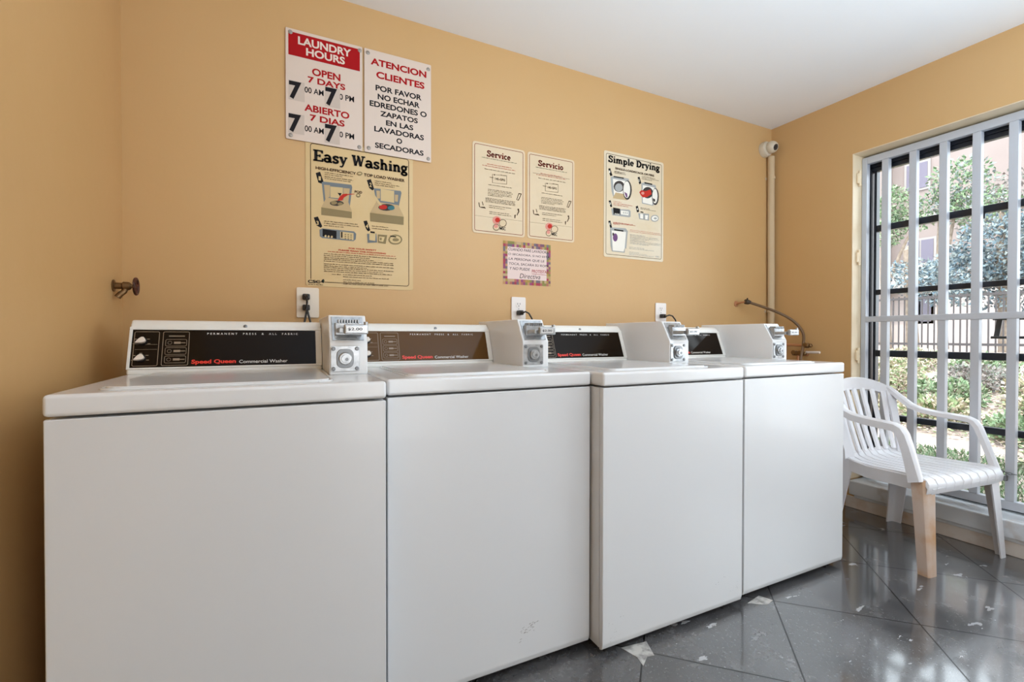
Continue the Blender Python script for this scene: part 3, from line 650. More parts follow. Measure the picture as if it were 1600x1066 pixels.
tx = MB(); put_text(tx, 'PERMANENT  PRESS  &  ALL  FABRIC', (.200, .110, .462, .1165), PF, .0014, spacing=1.7, bold=.01); obj('top_lettering', tx, WHITEL, pan, smooth=False)
tx = MB(); put_text(tx, 'Commercial Washer', (.290, .0125, .430, .0235), PF, .0014, bold=.005)
obj('type_lettering', tx, WHITEL, pan, smooth=False)
tx = MB(); put_text(tx, 'Speed Queen', (.162, .0095, .281, .027), PF, .0014, bold=.035); obj('brand_lettering', tx, REDL, pan, smooth=False)
for kx, kz in ((.036, .088), (.036, .034)):
    kb = MB(); c = PF(kx, kz, .001); kb.lathe([(0, .0125), (.004, .0125), (.006, .011), (.006, 0)], c, SN, 18, 0)
    e = (Vector((-1, 0, 0)) * .8 - ST * .45).normalized(); q = SN.cross(e)
    pts = [c + SN * .005 + e * a + q * b for a, b in ((-.009, -.006), (-.004, -.0088), (.004, -.0075), (.017, -.0012), (.017, .0012), (.004, .0075), (-.004, .0088), (-.009, .006))]
    kb.prism(pts, SN * .011, .002, 2, 1)
    obj('cycle_knob', kb, [BLACKP, KNOB], pan)
# coin box
BX0, BX1, BF = .5385, .6465, .260
bp_ = [(BF, .9032), (BF, .998), (BF + .046, 1.081), (.688, 1.081), (.688, .9032)]
box = obj('coin_box', MB().prism([(BX0, y, z) for y, z in bp_], (BX1 - BX0, 0, 0), .0035, 3), BOXM, washer)
S2 = Vector((0, .046, .083)).normalized(); N2 = Vector((0, -S2.z, S2.y)); c0 = Vector((0, BF, .998))
def SF(u, s, d): return Vector((u, 0, 0)) + c0 + S2 * s + N2 * d
def sbox(mb, u0, u1, s0, s1, d0, d1, bev=.001): return mb.prism([SF(u0, s0, d0), SF(u1, s0, d0), SF(u1, s1, d0), SF(u0, s1, d0)], N2 * (d1 - d0), bev, 2)
obj('slide_plate', sbox(sbox(MB(), BX0 + .008, BX1 - .010, .007, .088, -.001, .003), BX0 + .016, BX1 - .03, .012, .026, .003, .006), ZINC, box)
sm = MB(); x0, x1 = BX0 + .022, BX1 - .018; zt = 1.047
sm.box(x0, x1, BF - .050, BF + .040, zt - .020, zt - .006, .002, 2)                    # slide tongue
sm.box(x0 - .006, x1 + .002, BF + .002, BF + .044, zt - .026, zt + .010, .002, 2)      # chassis block
for k in range(8): sm.box(x0 + .003 + .0078 * k, x0 + .0068 + .0078 * k, BF + .000, BF + .032, zt + .008, zt + .020, .0008, 1)
slide = obj('coin_slide', sm, ZINC, box)
hp = MB(); hp.box(x0 + .012, x1 + .010, BF - .066, BF - .050, zt - .024, zt + .004, .004, 3); hp.cyl((x1 + .004, BF - .058, zt + .002), (x1 + .004, BF - .058, zt + .012), .006, 12)
obj('push_handle', hp, ZINC, box)
pp = MB(); pp.box(x0 + .017, x1 - .002, BF - .0672, BF - .0658, zt - .018, zt - .002, .0006, 1)
put_text(pp, '$2.00', (x0 + .021, zt - .0145, x1 - .007, zt - .0055), lambda u, v, d: (u, BF - .0674 - d, v), .0003, mi=1, bold=.02)
obj('price_plate', pp, [mat('light_metal', (0.66, 0.66, 0.66), 0.35, metal=0.5), BLACKP], box, smooth=False)
lp = MB(); yy = BF - .0002
lp.prism([(x, yy, z) for x, z in rrect(BX0 + .003, BX0 + .084, .913, .988, .004)], (0, -.0035, 0), .001, 2)
obj('lock_plate', lp, ZINC, box)
rg = MB(); rg.prism([(x, yy - .0034, z) for x, z in rrect(BX0 + .019, BX0 + .067, .923, .979, .016)], (0, -.004, 0), .0015, 2); obj('lock_surround', rg, DARKZ, box)
lk = MB(); lk.lathe([(0, .0185), (.006, .0185), (.008, .016), (.008, .012), (.012, .0115), (.012, 0)], (BX0 + .043, yy - .007, .951), (0, -1, 0), 24); obj('lock_cylinder', lk, ZINC, box)
obj('keyhole', MB().cyl((BX0 + .046, yy - .0185, .949), (BX0 + .046, yy - .0198, .949), .005, 14), DARKZ, box)
for x in (BX0 + .0105, BX0 + .0765):
    for z in (.921, .980): obj('bolt', MB().lathe([(0, .006), (.002, .006), (.0035, .004), (.0035, 0)], (x, yy - .0034, z), (0, -1, 0), 10), DARKZ, box)
WL = ['white coin washer farthest left, beside the left wall', 'white coin washer second from the left, between the two outlets over the machines',
      'white coin washer that juts forward, third from the left', 'white coin washer farthest right, next to the plastic chair']
WP = [(.0975, -.9125), (.759, -.868), (1.415, -.9275), (2.0945, -.911)]
washers = [washer] + [copy_tree(washer) for _ in range(3)]
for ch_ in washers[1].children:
    if ch_.name.startswith('control_panel'): ch_.data = ch_.data.copy(); ch_.data.materials[0] = BROWNREFL; ch_['label'] = 'glossy control panel with a painted-in brown reflection'
for w, (x, y), l in zip(washers, WP, WL): w.location = (x, y, 0); tag(w, l, group='coin-operated washing machines in a row')
sc_ = MB()
for k in range(26):
    x = .425 + random.gauss(0, .018); z = .125 + random.gauss(0, .009) + (x - .425) * .35; w = random.uniform(.002, .010); h = random.uniform(.0008, .003)
    sc_.poly([(x, -.0004, z), (x + w, -.0004, z + w * .3), (x + w * .8, -.0004, z + h + w * .3), (x, -.0004, z + h)])
obj('scuff_mark', sc_, SCUFF, washers[1], smooth=False)['label'] = 'grey scuff low on the front panel'
sc_ = MB()
for x, z in ((.03, .10), (.045, .075), (.07, .11), (.55, .13), (.60, .075), (.615, .09), (.52, .11), (.04, .052)):
    for k in range(4):
        a, b = x + random.gauss(0, .006), z + random.gauss(0, .006); w = random.uniform(.001, .005)
        sc_.poly([(a, -.0004, b), (a + w, -.0004, b + .001), (a + w, -.0004, b + .002), (a, -.0004, b + .001)])
obj('scuff_mark', sc_, SCUFF, washers[2], smooth=False)['label'] = 'small chips along the bottom edge'

# ------------------------------------------------------------------ plastic armchair
CH = thing('plastic_chair', 'white plastic armchair with slatted back in front of the barred window', 'chair', (3.262, -.941, 0), math.radians(-6.4))
# seat: one moulded sheet with shallow grooves
prof = [(-.214, .362), (-.218, .385), (-.207, .405), (-.180, .414), (-.10, .411), (.02, .404), (.12, .402), (.165, .412), (.188, .440)]
NS = 9
def seat_w(y): return .252 + .02 * (y < -.1) * min(1, (-.1 - y) / .1) - max(0, y) * .22
rings_t, rings_b = [], []
for y, z in prof:
    w = seat_w(y); rt, rb = [], []
    for k in range(NS):
        a0 = -w + 2 * w * k / NS; a1 = -w + 2 * w * (k + 1) / NS; g = .0045
        for x, dz in ((a0 + .0001, -.013), (a0 + g, 0), (a1 - g, 0), (a1 - .0001, -.013)):
            dip = -.006 * (1 - (x / w) ** 2)
            rt.append((x, y, z + dz + dip)); rb.append((x, y + (.006 if y < -.19 else 0), z - .018 + dip))
    rings_t.append(rt); rings_b.append(rb)
st = MB(); st.loft([t + b[::-1] for t, b in zip(rings_t, rings_b)]); obj('seat', st, CHAIRM, CH, sharp=50)
# apron under the seat edge
for sx in (-1, 1):
    pts = [(sx * (seat_w(y) - .003), y, z) for y, z in ((-.190, .404), (-.08, .400), (.05, .394), (.17, .402))]
    ap = MB(); ap.loft([[(x, y, z + .006), (x + sx * .009, y, z + .002), (x + sx * .012, y, z - .052), (x + sx * .007, y, z - .053), (x - sx * .001, y, z - .006)] for x, y, z in pts]); obj('side_apron', ap, CHAIRM, CH)
ap = MB(); ap.loft([[(x, -.210 + .01 * abs(x) / .24, .380), (x, -.216, .366), (x, -.210, .340), (x, -.205, .342), (x, -.204, .378)] for x in (-.24, -.12, 0, .12, .24)]); obj('front_apron', ap, CHAIRM, CH)
# back slats flow up from the seat
def back_y(x, z):
    t = max(0.0, (z - .43) / .34); return .180 + .105 * t ** 0.9 - 1.15 * x * x * (.4 + .6 * t)
NB = 7
for k in range(NB):
    bs = MB(); rings = []
    for j in range(9):
        z = .425 + .315 * j / 8; t = j / 8
        xc = (-.155 + .31 * k / (NB - 1)) * (1 + .16 * t); hw = .0168 * (1 + .1 * t)
        zt_ = z - (0.02 * (abs(xc) / .18) ** 2 if j == 8 else 0)
        ring = []
        for dx, dy in ((-hw, .004), (-hw * .6, -.004), (hw * .6, -.004), (hw, .004), (hw * .6, .007), (-hw * .6, .007)):
            ring.append((xc + dx, back_y(xc, z) + dy, zt_))
        rings.append(ring)
    bs.loft(rings); obj('back_slat', bs, CHAIRM, CH)
# wide outer back supports and arched top rail
tr = MB(); rings = []
for k in range(21):
    x = -.235 + .47 * k / 20; u = abs(x) / .235
    zt_ = .797 - .068 * u ** 2.4; zb = .726 - .055 * u ** 3; y = back_y(min(abs(x), .2), .76) - .05 * max(0, u - .75)
    rings.append([(x, y - .006, zt_ - .004), (x, y + .002, zt_), (x, y + .013, zt_ - .006), (x, y + .013, zb + .004), (x, y + .004, zb), (x, y - .008, zb + .006)])
tr.loft(rings); obj('top_rail', tr, CHAIRM, CH)
for sx in (-1, 1):
    b = MB(); rings = []
    for j in range(9):
        t = j / 8; z = .40 + .325 * t; x = sx * (.200 + .018 * t); y = back_y(.2, max(z, .43)) + .004
        hw = .030 - .010 * math.sin(PI * t)
        rings.append([(x - hw, y - .004 + .02 * 0, z), (x + hw, y - .012, z), (x + hw, y - .003, z), (x - hw, y + .006, z)])
    b.loft(rings); obj('back_post', b, CHAIRM, CH)
    # arm: sweeps down from the top rail, runs forward and bends down into the front leg
    path = [(.205, .232, .742), (.228, .212, .715), (.246, .185, .684), (.257, .145, .650), (.262, .10, .634), (.265, .03, .626), (.267, -.04, .623), (.268, -.088, .620), (.269, -.114, .609), (.270, -.130, .585), (.272, -.150, .53), (.276, -.172, .46), (.281, -.192, .395)]
    am = MB(); rings = []
    for i, p in enumerate(path):
        t = (Vector(path[min(i + 1, len(path) - 1)]) - Vector(path[max(i - 1, 0)])).normalized()
        sd = Vector((1, 0, 0)); nn = sd.cross(t).normalized(); wd_ = .027 if i > 2 else .018 + .003 * i
        if i > 8: wd_ = .027 - .002 * (i - 8)
        c = Vector(p); fo = (.010, .012, .016, .022, .024, .025, .026, .026, .026, .027, .029, .033, .038)[i]
        rings.append([Vector((sx * q.x, q.y, q.z)) for q in [c + sd * wd_ * a + nn * b for a, b in ((-1, .014), (-.85, -.004), (-.3, -.010), (.3, -.010), (.85, -.004), (1, fo), (.80, fo), (.6, .005), (-.6, .005), (-.80, .014))]])
    am.loft(rings); obj('armrest', am, CHAIRM, CH)
def leg(name, sx, top, foot, w0, w1, d0, d1, m, sy):
    lg = MB(); rings = []
    for j in range(7):
        t = j / 6; cx = top[0] + (foot[0] - top[0]) * t; cy = top[1] + (foot[1] - top[1]) * t; z = top[2] * (1 - t) + foot[2] * t
        w = w0 + (w1 - w0) * t ** .8; d = d0 + (d1 - d0) * t ** .8; th = .006
        # rounded L section, corner at (cx,cy): one flange inward along x, one along y
        o_ = [(-w, 0), (-.35 * w, 0), (-.14 * w, .03 * d), (-.03 * w, .14 * d), (0, .35 * d), (0, d)]
        i_ = [(-th, d), (-th, .35 * d + th), (-.06 * w - th, .16 * d + th), (-.16 * w - th, .06 * d + th), (-.35 * w - th, th), (-w, th)]
        rings.append([(sx * (cx + a), cy + sy * b, z) for a, b in o_ + i_])
    lg.loft(rings); return obj(name, lg, m, CH)
leg('leg', -1, (.284, -.206, .402), (.290, -.232, 0), .078, .050, .050, .042, LEGSTAIN, 1)['label'] = 'yellowed front leg'
leg('leg', 1, (.284, -.198, .402), (.275, -.232, 0), .078, .044, .070, .040, CHAIRM, 1)
for sx in (-1, 1): leg('leg', sx, (.226, .190, .405), (.252, .236, 0), .070, .048, .070, .046, CHAIRM, -1)
# ------------------------------------------------------------------ things on the walls
def outlet(name, label, x0, x1, z0, z1, m, face=True):
    t = thing(name, label, 'outlet', ((x0 + x1) / 2, 0, (z0 + z1) / 2))
    w, h = (x1 - x0) / 2, (z1 - z0) / 2
    obj('cover_plate', MB().prism([(x, -.0005, z) for x, z in rrect(-w, w, -h, h, .006)], (0, -.006, 0), .0022, 3), m, t)
    for zc in (.020, -.024):
        rc = MB(); rc.prism([(x, -.006, zc + z) for x, z in rrect(-.0165, .0165, -.0145, .0145, .010)], (0, -.002, 0), .0008, 2)
        r = obj('receptacle', rc, m, t)
        if face:
            sl_ = MB()
            for x in (-.0065, .0065): sl_.box(x - .0012, x + .0012, -.0086, -.0078, zc - .001, zc + .008)
            sl_.cyl((0, -.0078, zc - .007), (0, -.0086, zc - .007), .0026, 10); obj('slots', sl_, BLACKP, r)
    obj('plate_screw', MB().lathe([(0, .0035), (.001, .003), (.001, 0)], (0, -.0064, -.002), (0, -1, 0), 10), ZINC, t)
    return t
outlet('wall_outlet', 'ivory wall outlet with two dark plugs above the leftmost washer', .564, .650, 1.093, 1.218, IVORY)
outlet('wall_outlet', 'white wall outlet with one plug, middle of the three along the wall', 1.547, 1.628, 1.100, 1.216, WPLATE)
outlet('wall_outlet', 'white wall outlet farthest right, above the third coin box', 2.500, 2.584, 1.106, 1.217, WPLATE)
def cord(label, x, z, pts, group=None):
    t = thing('power_cord', label, 'power cord', (x, -.0085, z))
    pb = MB(); pb.box(-.014, .014, -.030, -.0005, -.012, .012, .005, 3); pb.tube([(0, -.026, 0), (.001, -.040, -.004)], [.010, .006], 10); obj('plug', pb, BLACKP, t)
    obj('cable', MB().tube(pts, .0042, 10), BLACKP, t)
cord('dark power cord hanging straight down from the upper plug of the left outlet', .600, 1.178, [(0, -.036, -.003), (.002, -.048, -.02), (.000, -.046, -.06), (-.010, -.050, -.12), (-.018, -.06, -.2), (-.02, -.06, -.4)])
cord('dark power cord from the lower plug of the left outlet', .600, 1.134, [(0, -.036, -.003), (.004, -.052, -.018), (.014, -.054, -.06), (.022, -.06, -.13), (.026, -.06, -.3)])
cord('black power cord curving right from the middle outlet', 1.587, 1.136, [(0, -.036, -.003), (.012, -.050, .004), (.028, -.055, -.004), (.044, -.058, -.03), (.056, -.06, -.07), (.06, -.06, -.3)])
cord('black power cord curving right from the rightmost outlet', 2.540, 1.138, [(0, -.036, -.003), (.016, -.050, .005), (.036, -.055, 0), (.056, -.058, -.022), (.07, -.06, -.06), (.074, -.06, -.3)])

# security camera in the corner and its conduit
sc = thing('security_camera', 'cream dome security camera high in the corner above the conduit', 'security camera', (3.470, 0, 2.292))
obj('mount_base', MB().lathe([(0.0005, .052), (.022, .052), (.034, .046), (.036, .02)], (0, 0, 0), (0, -1, 0), 28), CAMW, sc)
ed = Vector((-.10, -.90, -.32)).normalized(); ec = Vector((.010, -.052, .004)); pr = []
for k in range(13):
    a = PI - PI * .80 * k / 12; pr.append((.040 * math.cos(a), .040 * math.sin(a)))
eb = MB().lathe(pr + [(.034, .020), (.030, .0195), (.030, 0)], ec, ed, 28); ey = obj('eyeball', eb, CAMW, sc)
obj('lens_window', MB().lathe([(.0295, .0195), (.0315, .0190), (.0325, .012), (.033, 0)], ec, ed, 24), GLOSSK, sc)
ir = MB(); a_ = ed.orthogonal().normalized(); b_ = ed.cross(a_)
for k in range(6): q = ec + ed * .0322 + (a_ * math.cos(k * PI / 3) + b_ * math.sin(k * PI / 3)) * .0135; ir.lathe([(0, .0022), (.001, .0015), (.001, 0)], q, ed, 8)
obj('infrared_leds', ir, DARKZ, sc)
cd = thing('conduit_pipe', 'vertical tan painted conduit running down the corner below the camera', 'pipe', (3.520, -.026, 0))
obj('pipe', MB().tube([(.002, 0, .02), (.002, 0, .8), (.000, -.001, 1.3), (-.004, .001, 1.8), (-.008, .001, 2.245)], .0225, 18), PIPEW, cd)
for z in (.9, 1.19, 2.1): obj('pipe_strap', MB().box(-.034, .030, .0225, .0255, z - .008, z + .008).lathe([(-.008, .0245), (.008, .0245)], (-.0035, 0, z), (0, 0, 1), 18), PIPEW, cd)

# hose bib on the left wall
tp = thing('water_tap', 'rusty brass tap sticking out of the left wall above the first washer', 'tap', (0, -.105, 1.187))
obj('stem', MB().lathe([(.0005, .020), (.004, .020), (.006, .011), (.024, .011), (.028, .015), (.044, .014), (.050, .007), (.060, .006)], (0, 0, 0), (1, 0, 0), 18), BRASS, tp)
obj('spout', MB().tube([(.034, 0, -.006), (.030, -.004, -.020), (.022, -.008, -.028), (.014, -.010, -.040)], [.009, .009, .009, .010], 12), BRASS, tp)
hw = MB(); hw.tube([(.062, .027 * math.cos(k * PI / 8), .027 * math.sin(k * PI / 8)) for k in range(17)], .0045, 8)
for k in range(4): a = k * PI / 2 + .3; hw.tube([(.060, 0, 0), (.062, .026 * math.cos(a), .026 * math.sin(a))], .0035, 8)
hw.lathe([(0, .009), (.008, .009), (.010, 0)], (.056, 0, 0), (1, 0, 0), 14)
obj('hand_wheel', hw, mat('rusty_red_wheel', (.11, .028, .018), .5, .4, noise=(40, (.05, .03, .02), .4, .7)), tp)

# wall tap and bent hose in the right corner
ht = thing('drain_hose', 'bent brown hose arching from the back wall down behind the last coin box', 'hose', (3.203, 0, 1.233))
O = Vector((3.203, 0, 1.233))
def sm_(pts, n=6):
    P = [Vector(p) for p in pts]; out = []
    for i in range(len(P) - 1):
        p0, p1, p2, p3 = P[max(i - 1, 0)], P[i], P[i + 1], P[min(i + 2, len(P) - 1)]
        for k in range(n):
            t = k / n; out.append(.5 * ((2 * p1) + (p2 - p0) * t + (2 * p0 - 5 * p1 + 4 * p2 - p3) * t * t + (3 * p1 - p0 - 3 * p2 + p3) * t ** 3))
    return out + [P[-1]]
obj('wall_pipe', MB().tube([(0, -.001, 0), (.004, -.035, .006), (.012, -.062, .010)], .0065, 12).lathe([(0.0005, .020), (.005, .018), (.006, .009)], (0, 0, 0), (0, -1, 0), 16), COPPER, ht)
obj('coupling', MB().lathe([(-.006, .012), (-.004, .016), (.018, .016), (.020, .013), (.030, .012)], (.010, -.066, .010), (.9, -.3, -.1), 14).box(.010, .016, -.078, -.070, .018, .034, .001, 1), mat('dark_coupling', (.05, .032, .02), .5), ht)
hp_ = [(3.222, -.073, 1.242), (3.32, -.10, 1.214), (3.415, -.14, 1.178), (3.478, -.19, 1.132), (3.508, -.23, 1.080), (3.505, -.26, 1.026), (3.468, -.28, .953), (3.43, -.29, .873), (3.41, -.29, .70), (3.41, -.29, .40), (3.41, -.20, .26)]
obj('hose', MB().tube([v - O for v in sm_(hp_)], .0088, 12), HOSEM, ht)
pv = thing('water_valves', 'copper water pipes with brass shut-off valves on the right wall by the last washer', 'valve', (RX, -.24, .93))
v_ = MB(); v_.tube([(-.05, .18, .033), (-.05, .06, .033), (-.055, -.04, .030)], .009, 12); v_.tube([(-.05, .15, .033), (-.001, .16, .033)], .009, 12); obj('copper_pipe', v_, COPPER, pv)
for y, z in ((-.055, .030), (.02, -.020), (-.02, -.022)):
    vb = MB(); vb.lathe([(-.022, .010), (-.018, .015), (.006, .016), (.010, .012), (.022, .012), (.026, .008), (.028, 0)], (-.060, y, z), (0, -1, 0), 14); vb.lathe([(0, .010), (.02, .008), (.024, .014), (.03, .014), (.031, 0)], (-.060, y, z), (-1, 0, .2), 12); obj('valve_body', vb, BRASS, pv)
obj('white_stub', MB().tube([(-.050, -.04, -.013), (-.052, -.125, -.011)], .0085, 12), mat('pale_pvc', (.75, .64, .56), .4), pv)
obj('supply_pipe', MB().tube([(-.035, .02, -.03), (-.035, .02, -.60)], .009, 10).tube([(-.035, .02, -.6), (-.001, .02, -.6)], .009, 10).tube([(-.06, .02, -.02), (-.035, .02, -.03)], .008, 8).tube([(-.06, -.02, -.022), (-.03, -.02, -.03), (-.001, -.02, -.03)], .008, 8), COPPER, pv)

# ------------------------------------------------------------------ signs
def pm(n, c, r=.55): return mat('print_' + n, c, r, spec=.12)
ART = {'black': (.012, .010, .010), 'brown': (.060, .030, .014), 'red': (.48, .030, .018), 'maroon': (.19, .018, .012), 'blue': (.17, .19, .20), 'cream': (.60, .45, .23), 'tan': (.50, .36, .19), 'olive': (.26, .195, .095),
       'dark': (.05, .04, .035), 'teal': (.05, .16, .18), 'green': (.03, .075, .04), 'grey': (.36, .36, .34), 'white': (.78, .73, .64), 'purple': (.16, .07, .17), 'pink': (.66, .27, .21), 'paper': (.65, .505, .325)}
AK = list(ART); AM = [pm(k, ART[k]) for k in AK]
def plate(root, w, h, t, r, m, back=0.0):
    return obj('board', MB().prism([(x, -back, z) for x, z in rrect(0, w, 0, h, r)], (0, -t, 0), min(.0008, t / 3), 2), m, root)
def border(mb, w, h, ins, r, t, d, mi, gap=None):
    P = rrect(ins, w - ins, ins, h - ins, r, 5); Q = rrect(ins + t, w - ins - t, ins + t, h - ins - t, max(r - t, .001), 5); n = len(P)
    for i in range(n):
        a, b = P[i], P[(i + 1) % n]
        if gap and max(a[1], b[1]) < gap[1] and min(a[0], b[0]) < gap[0] and max(a[0], b[0]) < gap[0]: continue
        mb.poly([(a[0], -d, a[1]), (b[0], -d, b[1]), (Q[(i + 1) % n][0], -d, Q[(i + 1) % n][1]), (Q[i][0], -d, Q[i][1])], mi)
def fine_print(mb, u, v, w, d, mi, h=.0036, rnd=random):
    x = u
    while x < u + w - .002:
        n = rnd.randint(2, 8)
        for _ in range(n):
            if x > u + w - .0015: break
            hh = h * rnd.choice((.62, .62, .7, 1.0)); lw = .0019
            mb.poly([(x, -d, v), (x + lw, -d, v), (x + lw, -d, v + hh), (x, -d, v + hh)], mi)
            if rnd.random() < .55: mb.poly([(x, -d, v + hh * .2), (x + .0027, -d, v + hh * .2), (x + .0027, -d, v + hh * .5), (x, -d, v + hh * .5)], mi)
            x += .0027
        x += .0028
def draw_art(mb, tm, key, t, skip_title=False):
    rnd = random.Random(5); d = t + .0003
    for e in SIGN_ART[key]:
        mi = AK.index(e[1])
        if e[0] == 'P': mb.poly([(a / 1000, -d, b / 1000) for a, b in e[2]], mi); d += .00003
    d += .0002
    for e in SIGN_ART[key]:
        mi = AK.index(e[1])
        if e[0] == 'L': fine_print(tm, e[2][0] / 1000, e[2][1] / 1000, e[2][2] / 1000, d, mi, rnd=rnd)
        elif e[0] == 'T': put_text(tm, e[2], [q / 1000 for q in e[3]], lambda u, v, dd: (u, -dd, v), d, mi, bold=.03)
        elif e[0] == 'S' and not skip_title:
            a = [q / 1000 for q in e[3]]; put_slab(tm, e[2], a[0], a[2], a[1], a[5], lambda u, v, dd: (u, -dd, v), d, mi, dv=a[3] - a[1])
FLAT = lambda u, v, d: (u, -d, v)
SCREWM = mat('dull_screw', (.34, .30, .26), .5, .4)
def screw(root, u, v, d):
    obj('screw', MB().lathe([(0, .0085), (.0012, .0085), (.003, .006), (.003, 0)], (u, -d, v), (0, -1, 0), 14).box(u - .005, u + .005, -d - .0034, -d - .0029, v - .0008, v + .0008), SCREWM, root)
def rows(mb, data, w, h, d, mi, bold):
    for s, u0, u1, a, b in data: put_text(mb, s, (u0 * w, h * (1 - b), u1 * w, h * (1 - a)), FLAT, d, mi, bold=bold)
PR = [pm('sign_red', (.36, .007, .009)), pm('sign_black', (.012, .010, .012)), pm('sign_pale', (.72, .60, .51)), pm('sticker_grey', (.55, .455, .385))]
# laundry hours
W_, H_ = .299, .448
s1 = thing('hours_sign', 'white sign headed LAUNDRY HOURS with a dark red band and big sevens', 'sign', (.5275, -.0045, 1.819))
plate(s1, W_, H_, .003, .004, SIGNP)
b = MB(); b.poly([(u * W_, -.0034, H_ * (1 - v)) for u, v in ((.035, .24), (.965, .24), (.965, .03), (.035, .03))]); obj('header_band', b, PR[0], s1, smooth=False)
t = MB(); rows(t, [('LAUNDRY', .155, .845, .055, .128), ('HOURS', .255, .76, .142, .213)], W_, H_, .0037, 0, .03); obj('header_lettering', t, PR[2], s1, smooth=False)
t = MB(); rows(t, [('OPEN', .33, .70, .312, .380), ('7 DAYS', .275, .765, .397, .455)], W_, H_, .0034, 0, .032); obj('red_lettering', t, PR[0], s1, smooth=False)
t = MB(); rows(t, [('ABIERTO', .23, .82, .655, .720), ('7 DIAS', .30, .755, .742, .802)], W_, H_, .0034, 0, .032); obj('red_lettering', t, PR[0], s1, smooth=False)
t = MB(); rows(t, [('00 AM', .235, .478, .498, .552), ('0 PM', .685, .885, .494, .550), ('00 AM', .235, .478, .852, .907), ('0 PM', .685, .885, .850, .905)], W_, H_, .0034, 0, .016); obj('time_lettering', t, PR[1], s1, smooth=False)
for (u0, u1, v0, v1) in ((.035, .205, .468, .645), (.495, .665, .455, .64), (.03, .20, .765, .945), (.49, .66, .80, .98)):
    k = MB(); k.poly([(u * W_, -.0038, H_ * (1 - v)) for u, v in ((u0, v1), (u1 + .03, v1), (u1 + .03, v0), (u0, v0))], 0)
    rows(k, [('7', u0 + .005, u1 - .01, v0 + .005, v1 - .010)], W_, H_, .0041, 1, .045); obj('number_sticker', k, [PR[3], PR[1]], s1, smooth=False)
for u, v in ((.06, .035), (.965, .04), (.06, .965), (.955, .968)): screw(s1, u * W_, (1 - v) * H_, .003)
# atencion clientes
s2 = thing('notice_sign', 'white sign headed ATENCION CLIENTES with black Spanish text', 'sign', (.8345, -.0045, 1.819))
W_ = .297; plate(s2, W_, H_, .003, .004, SIGNP)
t = MB(); rows(t, [('ATENCION', .09, .925, .078, .145)], W_, H_, .0034, 0, .036); obj('red_lettering', t, PR[0], s2, smooth=False)
t = MB(); rows(t, [('CLIENTES', .17, .895, .196, .264)], W_, H_, .0034, 0, .036); obj('red_lettering', t, PR[0], s2, smooth=False)
t = MB(); rows(t, [('POR FAVOR', .16, .85, .33, .386), ('NO ECHAR', .19, .82, .412, .468), ('EDREDONES O', .075, .93, .492, .548), ('ZAPATOS', .225, .79, .575, .627), ('EN LAS', .31, .72, .655, .707), ('LAVADORAS', .14, .885, .733, .787), ('O', .465, .55, .812, .865), ('SECADORAS', .15, .88, .892, .945)], W_, H_, .0034, 0, .032); obj('black_lettering', t, PR[1], s2, smooth=False)
for u, v in ((.05, .04), (.955, .05), (.06, .96), (.955, .965)): screw(s2, u * W_, (1 - v) * H_, .003)
# easy washing
s3 = thing('instruction_poster', 'yellowed Easy Washing poster under the two white signs', 'poster', (.600, -.0008, 1.225))
W_, H_ = .448, .612; plate(s3, W_, H_, .0016, .012, mat('yellowed_poster', (.60, .42, .185), .45, noise=(5, (.63, .45, .22), .35, .7)))
a, t = MB(), MB(); border(a, W_, H_, .018, .012, .0028, .0019, AK.index('brown'), gap=(.09, .06)); draw_art(a, t, 'easy', .0016); obj('pictures', a, AM, s3, smooth=False); obj('lettering', t, AM, s3, smooth=False)
# service / servicio cards
CARD = mat('cream_card', (.65, .505, .325), .45)
for nm, x, z, lab, ttl in (('service_card', 1.338, 1.5205, 'cream Service card, left of the matching pair', 'Service'), ('service_card', 1.639, 1.521, 'cream Servicio card, right of the matching pair', 'Servicio')):
    c = thing(nm, lab, 'sign', (x, -.0008, z)); W_, H_ = .286, .442
    plate(c, W_, H_, .0016, .014, CARD); a, t = MB(), MB(); border(a, W_, H_, .010, .010, .0026, .0019, AK.index('maroon'))
    if ttl == 'Servicio': a.poly([(p_, -.0019, q_) for p_, q_ in ((.03, .338), (.256, .338), (.256, .3368), (.03, .3368))], AK.index('brown'))
    a.poly([(p_, -.0019, q_) for p_, q_ in ((.012, .083), (.27, .083), (.27, .0822), (.012, .0822))], AK.index('brown'))
    draw_art(a, t, 'svc', .0016, True); put_slab(t, ttl, .075 if ttl == 'Service' else .062, .205 if ttl == 'Service' else .215, .378, .408, FLAT, .0026, AK.index('maroon'))
    obj('pictures', a, AM, c, smooth=False); obj('lettering', t, AM, c, smooth=False)
# simple drying
s5 = thing('instruction_poster', 'pale Simple Drying poster farthest right on the back wall', 'poster', (2.121, -.0008, 1.463))
W_, H_ = .440, .592; plate(s5, W_, H_, .0016, .012, mat('pale_poster', (.66, .53, .345), .4, noise=(4, (.70, .60, .45), .35, .7)))
a, t = MB(), MB(); border(a, W_, H_, .014, .010, .0026, .0019, AK.index('brown')); draw_art(a, t, 'dry', .0016); obj('pictures', a, AM, s5, smooth=False); obj('lettering', t, AM, s5, smooth=False)
